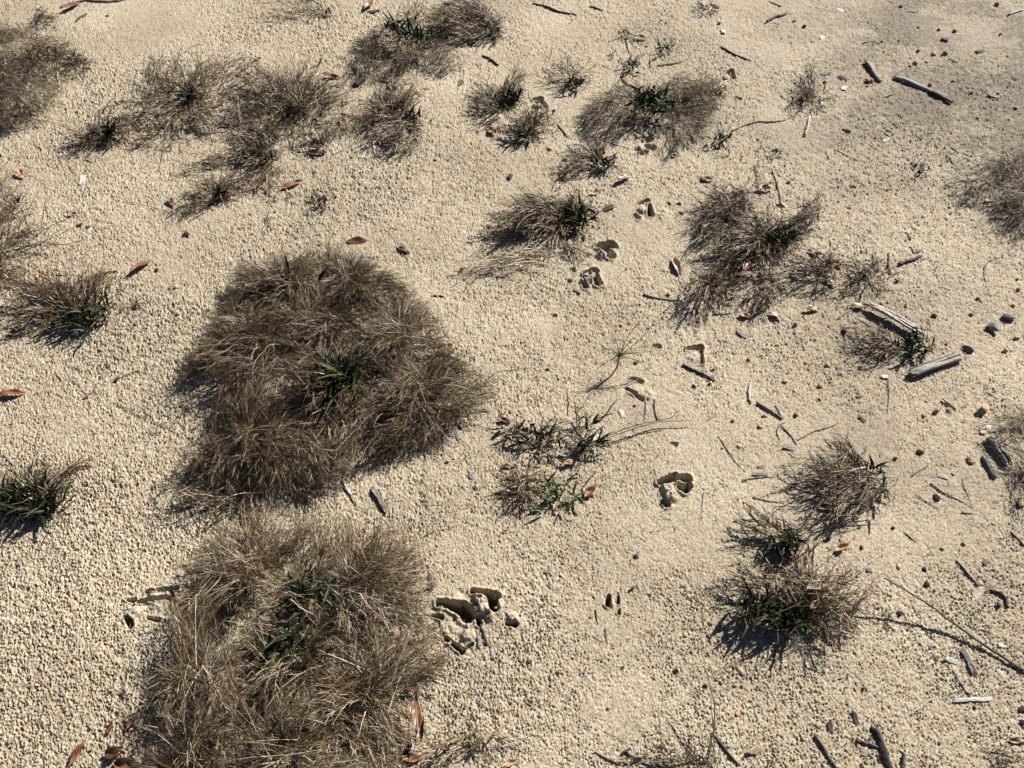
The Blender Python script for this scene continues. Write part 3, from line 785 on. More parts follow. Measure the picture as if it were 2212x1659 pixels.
clump('qs', 'tiny dark green tuft at the right foot of the upper right brown mound', (2,0),
      [(200,860),(230,810),(300,800),(300,880),(240,900)], .03, 2500, .035, .3, greens=[(255,865,26,.03)], short='tiny dark green tuft')
clump('w', 'small rusty spiky clump of broad dead blades right of the brown mound', (2,0),
      [(480,960),(510,900),(560,940),(620,910),(660,960),(600,1010),(520,1010)], .04, 1500, .045, .3, short='rusty spiky clump', nl=5, lw=.0018, el0=(.4,1.2))
clump('w2', 'dark tangle of bent stems below the rusty spiky clump', (2,0),
      [(440,1180),(460,1080),(500,1020),(590,1020),(540,1090),(500,1200)], .03, 2200, .05, .12, short='dark stem tangle', nl=6)
clump('x', 'tall brown tuft with olive green centre at the right of the photo', (2,0),
      [(110,1420),(130,1260),(220,1190),(380,1180),(480,1210),(540,1300),(620,1380),(700,1400),(820,1290),(900,1320),(880,1400),(760,1500),(720,1620),(560,1700),(400,1690),(280,1620),(180,1560)],
      .08, 3600, .075, .36, greens=[(600,1560,60,.055),(660,1500,26,.05),(540,1600,24,.05)], tall=(8,.09), short='olive centred tuft', centres=[(590,1560),(300,1330)])
clump('x2', 'lower brown tuft strewn with dead leaves, below the olive centred tuft', (2,1),
      [(0,270),(40,150),(150,40),(300,20),(420,60),(600,40),(640,160),(600,280),(500,330),(400,240),(250,330),(120,350)], .06, 3600, .06, .36,
      centres=[(200,180),(500,160)], short='leaf strewn brown tuft')
clump('x3', 'wispy brown tuft spreading right, with leaves below it, right of the olive centred tuft', (2,1),
      [(640,0),(780,-60),(960,-50),(1120,20),(1260,-10),(1350,120),(1300,210),(1140,200),(1020,230),(860,190),(740,180),(660,100)], .05, 2400, .075, .38,
      centres=[(900,60),(1180,120)], short='wispy brown tuft')
clump('y', 'dark wiry brown mound cut by the right edge of the photo', (2,0),
      [(1750,1090),(1840,1010),(2000,990),(2120,940),(2350,880),(2400,1300),(2300,1480),(2180,1450),(2080,1380),(2020,1270),(1880,1200),(1790,1160)], .09, 5500, .08, .36,
      centres=[(2080,1120),(2250,1350),(2250,1000)], mound=True, short='right edge brown mound')
clump('z', 'tiny sparse olive seedling patch right of centre near the top', (2,0),
      [(1480,1080),(1510,1020),(1600,1050),(1580,1160),(1520,1150)], .015, 1000, .035, .25, greens=[(1545,1080,10,.02)], short='olive seedling patch')
clump('aa', 'low tuft with dead blades left and broad dark green blades right, at the left side', (0,1),
      [(90,320),(110,220),(220,160),(400,140),(600,110),(720,140),(740,230),(640,250),(540,290),(420,330),(330,430),(230,470),(160,430)],
      .065, 4800, .075, .55, greens=[(500,390,44,.075),(640,360,30,.06),(560,430,20,.055)], centres=[(480,380)], tall=(8,.08), short='left green bladed tuft')
clump('ab', 'faint scatter of dark dead wisps right of the left green bladed tuft', (0,1),
      [(740,360),(790,300),(900,260),(1040,260),(960,330),(860,380)], .012, 900, .045, .35, short='faint dark wisps', el0=(0,.4))
clump('bb', 'leafy green tuft with straw blades at the left edge, lower half', (0,1),
      [(-150,1450),(60,1380),(200,1290),(330,1330),(470,1280),(570,1260),(460,1400),(380,1480),(250,1500),(100,1540),(-150,1560)], .07, 4200, .085, .6,
      greens=[(130,1600,34,.07),(250,1560,34,.07),(330,1610,34,.065),(60,1580,20,.06),(220,1650,24,.06)], centres=[(220,1530),(0,1500)], tall=(12,.10), short='left edge leafy tuft')
ac = clump('ac', 'open plant of stiff grey blades with green leaves and long side stems, centre right', (1,1),
      [(1010,1180),(1100,1060),(1240,1050),(1300,1000),(1420,960),(1460,900),(1540,960),(1640,1000),(1700,1100),(1620,1200),(1560,1300),(1440,1280),(1300,1200),(1180,1250),(1120,1190)],
      .055, 900, .075, .5, greens=[(1230,1180,16,.045),(1590,1200,22,.05),(1610,1060,10,.05),(1090,1110,8,.04),(1330,1180,14,.045)], tall=(8,.09), short='stiff bladed plant',
      nl=7, lw=.0013, el0=(.2,.9), cat='plant', name='open_plant')
stalks(ac, (1,1), [([(1600,1215),(1760,1150),(1880,1105),(2000,1075),(2130,1050),(2190,1000)],9,[.005,.02,.025,.02,.02,.03]),
                   ([(1600,1220),(1760,1165),(1900,1115),(2060,1075),(2280,1065)],9,[.005,.012,.015,.012,.01]),
                   ([(1465,1030),(1468,950),(1465,885)],16,[.01,.04,.06]),([(1530,1100),(1520,1000),(1500,900)],10,[.01,.05,.07]),
                   ([(1590,1190),(1640,1150),(1700,1100)],12,[.01,.02,.03]),([(1460,1090),(1380,1000),(1350,900)],6,[.01,.04,.06])], 'wood_brown')
clump('ad', 'brown tuft beside yellow green shoots, below the stiff bladed plant', (1,1),
      [(1000,1460),(1060,1350),(1150,1330),(1280,1340),(1330,1420),(1310,1560),(1240,1640),(1120,1640),(1040,1590)], .055, 3800, .055, .40, short='brown tuft by green shoots')
def shoots(key, label, t, pts, short):
    root = None; rs = np.random.RandomState(hash_(key) % 9999)
    for (x, y, n, L) in pts:
        q = TP(t, x, y, 0.0)
        if root is None:
            org = np.array([q[0], q[1], float(G(q[0], q[1]))]); root = empty('green_shoot', org); tag(root, label, 'plant')
            LAND[key] = (short, np.array([T(t, x - 60, y - 60), T(t, x + 60, y - 60), T(t, x + 60, y + 60), T(t, x - 60, y + 60)]))
        V, Q, Tn = green_rosette(rs, (q[0], q[1], 0.002), n, L, wid=0.0028, spread=0.006, tint=0.8)
        mesh_quads('green_leaves', V, Q, M['green'], root, org, attrs={'tint': Tn})
shoots('ad2', 'bright yellow green shoots sprawling beside a brown tuft', (1,1),
       [(1400,1540,14,.05),(1350,1480,7,.04),(1440,1470,7,.04),(1510,1570,8,.04),(1370,1610,8,.04),(1300,1650,6,.03),(1440,1650,6,.03)], 'yellow green shoots')
clump('cc', 'small wiry tuft under the weathered grey board', (2,1),
      [(1040,500),(1100,430),(1200,430),(1330,480),(1420,520),(1420,620),(1340,700),(1240,660),(1160,600),(1080,560)], .05, 2600, .055, .42,
      greens=[(1540,570,22,.042),(1510,620,12,.035),(1500,530,16,.045)], centres=[(1440,590)], short='tuft under the board')
clump('cd', 'round wiry brown tuft with a little green at its right side, lower right', (2,1),
      [(730,1340),(800,1260),(950,1220),(1040,1190),(1110,1200),(1090,1300),(1180,1360),(1280,1350),(1310,1440),(1300,1560),(1200,1640),(1080,1670),(950,1650),(860,1600),(800,1500),(730,1450)],
      .08, 3300, .08, .42, greens=[(1180,1400,20,.035),(1290,1520,8,.03)], tall=(8,.09), short='round wiry tuft')
clump('ce', 'dark brown wiry mound at the right edge beside broken wood blocks', (2,1),
      [(1880,1060),(1930,1010),(2080,950),(2350,900),(2400,1660),(2260,1620),(2180,1500),(2100,1340),(2060,1180),(1960,1110)], .08, 4200, .07, .36,
      centres=[(2180,1120),(2220,1420)], mound=True, short='dark right edge mound')
clump('da', 'sparse low tuft at the bottom edge, right of the lower mound', (1,2),
      [(560,1600),(600,1500),(700,1420),(820,1440),(900,1330),(1000,1420),(1130,1380),(1110,1480),(1040,1620),(900,1600),(780,1659),(620,1659)], .05, 3000, .07, .5, short='sparse bottom tuft')
clump('db', 'dark scraggly stems at the bottom edge, right of centre', (1,2),
      [(1830,1620),(1900,1520),(2050,1560),(2180,1480),(2300,1500),(2380,1600),(2360,1720),(1900,1720)], .05, 2400, .085, .28, tall=(10,.10), short='dark bottom scraggle', nl=6, lw=.001, el0=(.1,.9))
clump('fa', 'upper of two joined dark tufts at the lower right, olive blades at its right side', (2,2),
      [(320,60),(380,-40),(500,-60),(620,0),(700,60),(820,10),(860,30),(760,140),(760,250),(640,290),(560,240),(440,200),(340,150)], .06, 2400, .075, .42,
      greens=[(645,170,26,.045),(700,230,16,.05)], centres=[(640,190)], tall=(8,.10), short='upper joined tuft')
clump('fb', 'large wiry dark tuft at the lower right holding a curled pinkish leaf, casting long shadows', (2,2),
      [(300,330),(400,300),(560,300),(700,320),(800,230),(860,240),(880,340),(1040,340),(1120,400),(1190,460),(1160,600),(1100,720),(1020,820),(900,800),(800,740),(740,620),(640,520),(500,480),(360,440)],
      .10, 3000, .095, .42, greens=[(540,640,34,.055),(640,700,30,.055),(700,720,26,.06),(470,650,20,.06)], centres=[(780,600),(620,640)], tall=(16,.15), short='large wiry dark tuft')
fc = clump('fc', 'tall bundle of dead stems rising from the bottom edge, lower right', (2,2),
      [(100,1659),(150,1540),(170,1400),(220,1400),(210,1540),(240,1659),(260,1750),(80,1750)], .03, 3000, .07, .45, short='dead stem bundle', nl=5, el0=(.2,.7))
stalks(fc, (2,2), [([(150,1659),(185,1480),(205,1300),(190,1180),(150,1030)],13,[.005,.03,.05,.06,.07]),([(180,1659),(200,1500),(190,1350),(180,1200)],9,[.005,.02,.04,.05]),
                   ([(120,1659),(165,1540),(180,1420)],9,[.005,.02,.03]),([(0,1570),(60,1555),(140,1540)],8,[.005,.01,.02])], 'wood_brown')
clump('fd', 'pale brown wiry tuft in the lower right corner', (2,2),
      [(1930,1540),(2000,1480),(2120,1500),(2300,1490),(2300,1720),(2050,1700),(1980,1620)], .05, 2600, .065, .5, short='corner wiry tuft')
clump('fe', 'faint wisp of thin dead blades beside the long dark stick', (2,2),
      [(1270,700),(1330,680),(1380,790),(1320,760)], .015, 1200, .05, .5, short='wisp by the long stick', el0=(0,.3))

# pine seedling: a little trunk with needles bursting from its top
def pine():
    t = (1,1); b = TP(t, 1765, 750, 0.0); b[2] = float(G(b[0], b[1])); top = TP(t, 1800, 645, 0.055)
    root = empty('pine_seedling', b); tag(root, 'leggy little pine seedling with long needles fanning from a bare stem', 'pine seedling')
    LAND['pine'] = ('pine seedling', np.array([T(t, 1740, 560), T(t, 1900, 560), T(t, 1850, 760), T(t, 1740, 760)]))
    rs = np.random.RandomState(5)
    P = smooth_line([b, b * .6 + top * .4 + [0.004, 0, 0], top])
    V, Q, tr = tube(P, .0022, rs); align_obj('trunk', V, Q, tr, M['wood_brown'], P, root)
    ends = [(1960,400,.12),(2030,410,.12),(1900,520,.13),(2090,610,.05),(2040,650,.04),(2060,640,.045),(1960,715,.02),(1870,710,.02),(1650,740,.01),(1660,620,.05),
            (1745,490,.10),(1770,560,.09),(1700,600,.07),(1730,640,.05),(1790,780,.0),(1985,600,.07),(1930,660,.05),(1740,700,.03),(1820,540,.11),(2010,700,.02),(1860,560,.12),(1720,560,.08)]
    n = len(ends); S = 9; s = np.linspace(0, 1, S); PP = np.zeros((n, S, 3))
    for i, (x, y, z) in enumerate(ends):
        e = TP(t, x, y, z); m_ = (top + e) / 2 + np.array([rs.normal(0, .008), rs.normal(0, .008), .012 + .01 * rs.rand()])
        PP[i] = ((1 - s) ** 2)[:, None] * top + (2 * s * (1 - s))[:, None] * m_ + (s ** 2)[:, None] * e
    W = np.full((n, S), .0007); W[:, -1] = .0002
    D = np.gradient(PP, axis=1); side = norm(np.cross(norm(D), [0.3, -0.2, 1.0]))
    nv = np.cross(side, norm(D))
    V, Q = strips(PP, W, side, fold=nv * .0006)
    mesh_quads('long_needles', V, Q, M['needle'], root, b, attrs={'tint': np.full(len(V), .5)})
    base = np.repeat(top[None], 40, 0) + rs.normal(0, .003, (40, 3)); base[:, 2] -= rs.uniform(0, .02, 40)
    az = rs.uniform(0, 6.28, 40); D = dirs(az[:, None] + np.zeros((1, 4)), rs.uniform(-.4, 1.2, 40)[:, None] + np.zeros((1, 4)))
    L = rs.uniform(.012, .035, 40); P4 = base[:, None] + D * (np.linspace(0, 1, 4)[None, :, None] * L[:, None, None])
    V, Q = strips(P4, np.tile([.0006, .0006, .0005, .0001], (40, 1)), norm(np.cross(D, [0, .2, 1.0])))
    mesh_quads('short_needles', V, Q, M['needle'], root, b, attrs={'tint': np.full(len(V), .15)})
pine()

# ---------------------------------------------------------------- labels for the small things
ITEMS = []    # (object, kind words, adjective words, picture point, group)
LANDC = None
def _ed(pt, poly):
    P = np.array([pt], float)
    d = edge_dist(P, [tuple(q) for q in poly])[0]
    return -d if in_poly(P, [tuple(q) for q in poly])[0] else d

def where(pt, nth=0):
    """wording of where a picture point lies from the nth nearest landmark"""
    r = sorted((_ed(pt, v[1]), k) for k, v in LAND.items())
    d, k = r[nth]; name, poly = LAND[k]
    c = poly.mean(0); dx, dy = pt[0] - c[0], pt[1] - c[1]
    if d < -6: return 'in the ' + name
    # direction from the nearest outline point
    a = math.degrees(math.atan2(-dy, dx)) % 360
    word = ['right of', 'to the upper right of', 'above', 'to the upper left of', 'left of', 'to the lower left of', 'below', 'to the lower right of'][int((a + 22.5) // 45) % 8]
    pre = 'just ' if d < 14 else ''
    return pre + word + ' the ' + name

def note(o, name, adj, t, x, y, cat, group=None):
    o['category'] = cat
    if group: o['group'] = group
    ITEMS.append((o, adj, T(t, x, y), t, cat))

def frame_word(pt):
    c = 'left' if pt[0] < 737 else ('centre' if pt[0] < 1475 else 'right')
    r = 'upper' if pt[1] < 553 else ('middle' if pt[1] < 1106 else 'lower')
    return r + ' ' + c

def box(k, name, t, x0, y0, x1, y1):
    LAND[k] = (name, np.array([T(t, x0, y0), T(t, x1, y0), T(t, x1, y1), T(t, x0, y1)]))
for b_ in [('p1', 'large lower hoof print', (1,2), 560, 480, 1150, 930), ('p2', 'faint lower track', (1,2), 1600, 520, 1850, 860), ('p3', 'deep hoof hole with clod', (1,1), 2050, 1420, 2260, 1620),
           ('p4', 'deep curved hoof hole', (1,1), 1540, 60, 1690, 190), ('p5', 'heart-shaped print', (1,0), 1870, 1270, 2210, 1420), ('p6', 'square-edged print', (2,1), 0, 570, 150, 700),
           ('p7', 'shallow print by the seedling', (1,1), 1830, 780, 2000, 940), ('w1', 'pale grey board', (2,1), 1205, 320, 1540, 540), ('w2', 'split wood block', (2,1), 1480, 650, 1790, 800),
           ('w3', 'dark slate flake', (2,1), 640, 1200, 740, 1300), ('w4', 'long propped stick', (2,2), 1500, 560, 2000, 900), ('w5', 'wavy bleached root', (2,0), 320, 740, 800, 830),
           ('w6', 'long half-buried stick', (2,0), 1372, 500, 1742, 668), ('w7', 'thickest blackened stick', (2,2), 1230, 1400, 1340, 1650), ('w8', 'white flat splinter', (2,2), 1752, 1200, 1990, 1245),
           ('w9', 'hoof print left of the mound', (0,2), 820, 480, 1130, 750), ('w10', 'pair of broken wood blocks', (2,1), 1940, 1200, 2090, 1450), ('w11', 'stony grey stain', (2,0), 1900, 0, 2212, 200)]:
    box(*b_)

ORD = ['', 'second', 'third', 'fourth', 'fifth', 'sixth', 'seventh', 'eighth', 'ninth', 'tenth', 'eleventh', 'twelfth', 'thirteenth', 'fourteenth']
def write_labels():
    by = {}
    for it in ITEMS:
        by.setdefault(it[1] + ' ' + where(it[2]), []).append(it)
    for lab, L in by.items():
        if len(L) == 1:
            L[0][0]['label'] = lab; continue
        # same look, same neighbour: name a second neighbour, or tell them apart along the wider axis
        alt = [lab + ' and ' + where(i[2], 1) for i in L]
        if len(set(alt)) == len(L) and max(len(a.split()) for a in alt) <= 16:
            for a, i in zip(alt, L): i[0]['label'] = a
            continue
        xs = [i[2][0] for i in L]; ys = [i[2][1] for i in L]
        ax = 0 if max(xs) - min(xs) > max(ys) - min(ys) else 1
        L.sort(key=lambda i: i[2][ax]); n = len(L)
        if n == 2: w = [['left', 'right'], ['upper', 'lower']][ax]; w = [w[0] + ' one of two: ', w[1] + ' one of two: ']
        elif ax == 0: w = ['leftmost: '] + [ORD[i] + ' from left: ' for i in range(1, n - 1)] + ['rightmost: ']
        else: w = ['topmost: '] + [ORD[i] + ' from top: ' for i in range(1, n - 1)] + ['lowest: ']
        for q, it in zip(w, L):
            it[0]['label'] = q + lab

# ---------------------------------------------------------------- fallen leaves
def fallen(t, x, y, Lpx, ang, mat, adj, wr=0.34, curl=None, lift=0.002, tilt=None, seed=None):
    """ang: image angle of the tip, degrees anticlockwise from right; Lpx in tile units"""
    rs = np.random.RandomState(int(x * 7 + y * 13 + t[0] * 101 + t[1] * 977) % 99991)
    a = math.radians(ang); dx, dy = math.cos(a) * Lpx / 2, -math.sin(a) * Lpx / 2
    A = TP(t, x - dx, y - dy); B = TP(t, x + dx, y + dy); c = (A + B) / 2
    Lw = max(np.linalg.norm(B - A), 0.008); Lw = min(Lw, 0.11)
    rz = math.atan2(B[1] - A[1], B[0] - A[0])
    nu, nv = 17, 9
    u = np.linspace(0, 1, nu)[:, None] * np.ones((1, nv)); v = np.ones((nu, 1)) * np.linspace(-1, 1, nv)[None]
    hwid = Lw * wr / 2 * np.sin(math.pi * np.clip(u, 0.0, 1) ** 0.9) ** 0.75 * (1.12 - 0.25 * u)
    hwid = hwid * (1 + 0.06 * np.sin(u * 23 + rs.rand() * 6) * np.abs(v))
    cu = rs.uniform(0.2, 0.9) if curl is None else curl
    bl = rs.uniform(-0.5, 0.9) * 0.35
    X = (u - 0.5) * Lw; Yv = hwid * v * (1 - 0.18 * cu * v * v)
    Zv = hwid * np.abs(v) ** 1.5 * cu + Lw * bl * ((u - 0.5) ** 2) * 1.2 + 0.0016 * np.sin(u * 9 + v * 2 + rs.rand() * 6)
    Yv = Yv + Lw * 0.10 * (rs.rand() - 0.5) * np.cos(u * math.pi)
    th = 0.00035
    top = np.stack([X, Yv, Zv], -1).reshape(-1, 3); bot = top - [0, 0, th]
    idx = np.arange(nu * nv).reshape(nu, nv); off = nu * nv
    Q = [np.stack([idx[:-1, :-1], idx[1:, :-1], idx[1:, 1:], idx[:-1, 1:]], -1).reshape(-1, 4)]
    Q.append(np.stack([idx[:-1, :-1], idx[:-1, 1:], idx[1:, 1:], idx[1:, :-1]], -1).reshape(-1, 4) + off)
    for e in (idx[:, 0], idx[:, -1][::-1]):
        Q.append(np.stack([e[:-1], e[:-1] + off, e[1:] + off, e[1:]], -1))
    V = np.concatenate([top, bot])
    # stalk, as a child of the leaf
    me_o = mesh_quads('fallen_leaf', V, np.concatenate(Q), M[mat])
    tl = (rs.normal(0, 0.16), rs.normal(0, 0.12)) if tilt is None else (math.radians(tilt[0]), math.radians(tilt[1]))
    Rm = Matrix.Rotation(rz, 3, 'Z') @ Matrix.Rotation(tl[1], 3, 'Y') @ Matrix.Rotation(tl[0], 3, 'X')
    R = np.array(Rm); zmin = (V @ R.T)[:, 2].min()
    me_o.location = (c[0], c[1], float(G(c[0], c[1])) - zmin + lift); me_o.rotation_euler = Rm.to_euler()
    if Lw > 0.028:
        S = 8; s = np.linspace(-0.16, 0.93, S); zc = Lw * bl * ((s - 0.5) ** 2) * 1.2 + 0.0004
        yc = Lw * 0 * s
        iu = np.clip(s, 0, 1) * (nu - 1); mid = top.reshape(nu, nv, 3)[:, nv // 2]
        P = np.stack([np.interp(iu, np.arange(nu), mid[:, k]) for k in range(3)], 1); P[:, 0] = (s - 0.5) * Lw; P[:, 2] += 0.0004
        Vt, Qt, tr = tube(P, 0.0006, rs, ns=5, taper=(1.2, 0.8, 0.3))
        st = mesh_quads('midrib_and_stalk', Vt, Qt, M['leaf_tan' if mat in ('leaf_red', 'leaf_brown', 'leaf_dark') else 'leaf_brown'], tris=tr)
        st.parent = me_o
    note(me_o, 'leaf', adj, t, x, y, 'dead leaf', 'dead leaves scattered on the sand')
    return me_o

# ---------------------------------------------------------------- sticks, splinters, stones
def stick(t, pts, wpx, mat, adj, cat='twig', lift=0.0, name='twig', flat=1.0, rough=0.2, taper=(0.8, 1.0, 0.6), ns=9):
    rs = np.random.RandomState(int(pts[0][0] * 3 + pts[0][1] * 5 + t[0] * 71 + t[1] * 37) % 99991)
    c = TP(t, *pts[0]); r = max(wpx * 0.82 / 3 * mpp(c) / 2, 0.0005)
    P = line_world(t, pts, r, lift, rs)
    V, Q, tr = tube(P, r, rs, ns=ns, flat=flat, rough=rough, taper=taper)
    o = align_obj(name, V, Q, tr, M[mat], P)
    x = sum(p[0] for p in pts) / len(pts); y = sum(p[1] for p in pts) / len(pts)
    note(o, name, adj, t, x, y, cat, {'twig': 'twigs lying on the sand', 'stick': 'sticks lying on the sand'}.get(cat, 'wood splinters on the sand'))
    return o

def board(t, p0, p1, wpx, mat, adj, thick=0.6, lift=0.002, name='wood_chunk', splits=2, cat='piece of wood'):
    """weathered split wood: a slab of several long fibres with ragged ends, the largest pieces being its parts"""
    rs = np.random.RandomState(int(p0[0] + p0[1] * 3) % 9999)
    A = TP(t, *p0); B = TP(t, *p1); W = wpx * 0.85 / 3 * mpp(A); A[2] += G(A[0], A[1]); B[2] += G(B[0], B[1])
    x = norm(B - A); y = norm(np.cross([0, 0, 1.0], x)); mid = (A + B) / 2
    root = empty(name, mid + np.array([0, 0, lift]))
    n = splits + 1; h = W * thick
    for k in range(n):
        nfib = 16; L = np.linalg.norm(B - A); ww = W / n
        S = 26; s = np.linspace(-0.5, 0.5, S) * L * (1 if k == n // 2 else rs.uniform(0.86, 0.99))
        a = np.linspace(0, 2 * math.pi, nfib, endpoint=False)
        # rounded rectangle with ridges along the grain
        cx = np.sign(np.cos(a)) * np.abs(np.cos(a)) ** 0.45 * ww * 0.52; cz = np.sign(np.sin(a)) * np.abs(np.sin(a)) ** 0.45 * h * 0.5
        ridge = 1 + rs.normal(0, 0.10, nfib)
        wob = np.cumsum(rs.normal(0, 0.0010, S)) * 0.3
        V = np.zeros((S, nfib, 3)); V[..., 0] = s[:, None]
        V[..., 1] = (cx * ridge)[None] + (k - (n - 1) / 2) * ww + wob[:, None] + rs.normal(0, 0.0002, (S, nfib))
        V[..., 2] = (cz * ridge)[None] * (1 - 0.12 * abs(k - (n - 1) / 2)) + h * 0.5 * (1.0 + 0.1 * rs.normal()) + rs.normal(0, 0.00025, (S, nfib))
        V[0, :, 0] += rs.uniform(-1, 0.6, nfib) * W * 0.6; V[-1, :, 0] += rs.uniform(-0.6, 1, nfib) * W * 0.6
        fr_ = np.clip(np.linspace(0, 1, S), 0, 1); tp_ = 1 - 0.35 * np.exp(-fr_ / 0.06) - 0.35 * np.exp(-(1 - fr_) / 0.06)
        V[..., 2] *= (tp_ * (1 + 0.12 * np.sin(fr_ * 7 + k * 2)))[:, None]; V[..., 1] += 0.05 * W * np.sin(fr_ * 4 + k)[:, None]
        idx = np.arange(S * nfib).reshape(S, nfib)
        Q = np.stack([idx[:-1], np.roll(idx[:-1], -1, 1), np.roll(idx[1:], -1, 1), idx[1:]], -1).reshape(-1, 4)
        c0 = S * nfib; tr = [[c0, idx[0][(i + 1) % nfib], idx[0][i]] for i in range(nfib)] + [[c0 + 1, idx[-1][i], idx[-1][(i + 1) % nfib]] for i in range(nfib)]
        Vf = np.vstack([V.reshape(-1, 3), V[0].mean(0), V[-1].mean(0)])
        o = mesh_quads('wood_strip', Vf, Q, M[mat], smooth=False, tris=tr); o.parent = root
    z = np.cross(x, y)
    root.rotation_euler = Matrix(((x[0], y[0], z[0]), (x[1], y[1], z[1]), (x[2], y[2], z[2]))).to_euler()
    note(root, name, adj, t, (p0[0] + p1[0]) / 2, (p0[1] + p1[1]) / 2, cat, 'weathered wood pieces')
    return root

def chip(t, x, y, Lpx, ang, mat, adj, wr=0.4, cat='wood chip', name='wood_chip', h=0.12, lift=0.0):
    """flat splinter or flake with a broken outline"""
    rs = np.random.RandomState(int(x * 3 + y * 17 + t[0] * 11) % 99991)
    a = math.radians(ang); dx, dy = math.cos(a) * Lpx / 2, -math.sin(a) * Lpx / 2
    A = TP(t, x - dx, y - dy); B = TP(t, x + dx, y + dy); c = (A + B) / 2; L = 0.85 * np.linalg.norm(B - A); rz = math.atan2(B[1] - A[1], B[0] - A[0])
    n = 14; th = np.linspace(0, 2 * math.pi, n, endpoint=False)
    r = 1 + rs.normal(0, 0.14, n)
    sq = lambda v: np.sign(v) * np.abs(v) ** 0.65
    ox = L / 2 * sq(np.cos(th)) * r; oy = L * wr / 2 * sq(np.sin(th)) * r; H = max(L * h * 0.6, 0.0010)
    rings = [(1.0, 0.0), (1.04, 0.35), (0.94, 0.85), (0.6, 1.0), (0.25, 1.05)]
    V = []
    for f, z in rings:
        V.append(np.stack([ox * f, oy * f, np.full(n, H * z) + rs.normal(0, H * 0.09, n)], -1))
    V = np.concatenate(V + [np.array([[0, 0, H * 1.04]]), np.array([[0, 0, 0.0]])])
    V[:, 2] += 0.10 * L * (V[:, 0] / L) ** 2 * 2 * rs.uniform(-0.5, 1)
    k = len(rings); idx = np.arange(n * k).reshape(k, n)
    Q = np.stack([idx[:-1], np.roll(idx[:-1], -1, 1), np.roll(idx[1:], -1, 1), idx[1:]], -1).reshape(-1, 4)
    tr = [[n * k, idx[-1][i], idx[-1][(i + 1) % n]] for i in range(n)] + [[n * k + 1, idx[0][(i + 1) % n], idx[0][i]] for i in range(n)]
    o = mesh_quads(name, V, Q, M[mat], smooth=False, tris=tr)
    o.location = (c[0], c[1], float(G(c[0], c[1])) + 0.0006 + lift); o.rotation_euler = (rs.normal(0, 0.12), rs.normal(0, 0.10), rz)
    note(o, name, adj, t, x, y, cat, 'chips and flakes on the sand')
    return o

def stone(t, x, y, dpx, mat, adj, name='pebble', cat='pebble', sq=(1.15, 0.95, 0.75), rough=0.10, sink=0.35, angular=False):
    rs = np.random.RandomState(int(x * 5 + y * 11 + t[0] * 7 + t[1] * 3) % 99991)
    c = TP(t, x, y); r = max(dpx * (0.70 if cat == 'pebble' else 0.8) / 3 * mpp(c) / 2, 0.0016)
    bm = bmesh.new(); bmesh.ops.create_icosphere(bm, subdivisions=2 if dpx < 60 else 3, radius=1.0)
    dirs_ = norm(rs.normal(0, 1, (9, 3))); am = rs.normal(0, rough, 9)
    cuts = norm(rs.normal(0, 1, (7, 3))); cd = rs.uniform(0.6, 0.85, 7)
    for v in bm.verts:
        p = np.array(v.co); k = 1 + sum(a * math.sin(3.1 * float(p @ d) + 2 * a * 10) for a, d in zip(am, dirs_))
        p = p * k
        if angular:
            for d, cc in zip(cuts, cd):
                e = float(p @ d)
                if e > cc: p = p - d * (e - cc) * 0.92
            p = p * (1 + rs.normal(0, 0.02))
        v.co = Vector(p * np.array(sq) * r)
    me = bpy.data.meshes.new(name); bm.to_mesh(me); bm.free(); me.materials.append(M[mat])
    for pl in me.polygons: pl.use_smooth = not angular
    o = bpy.data.objects.new(name, me); C.objects.link(o)
    o.location = (c[0], c[1], float(G(c[0], c[1])) + r * sq[2] * (1 - sink)); o.rotation_euler = (0, 0, rs.uniform(0, 6.28))
    note(o, name, adj, t, x, y, cat, 'pebbles on the sand' if cat == 'pebble' else 'stones and charcoal bits on the sand')
    return o

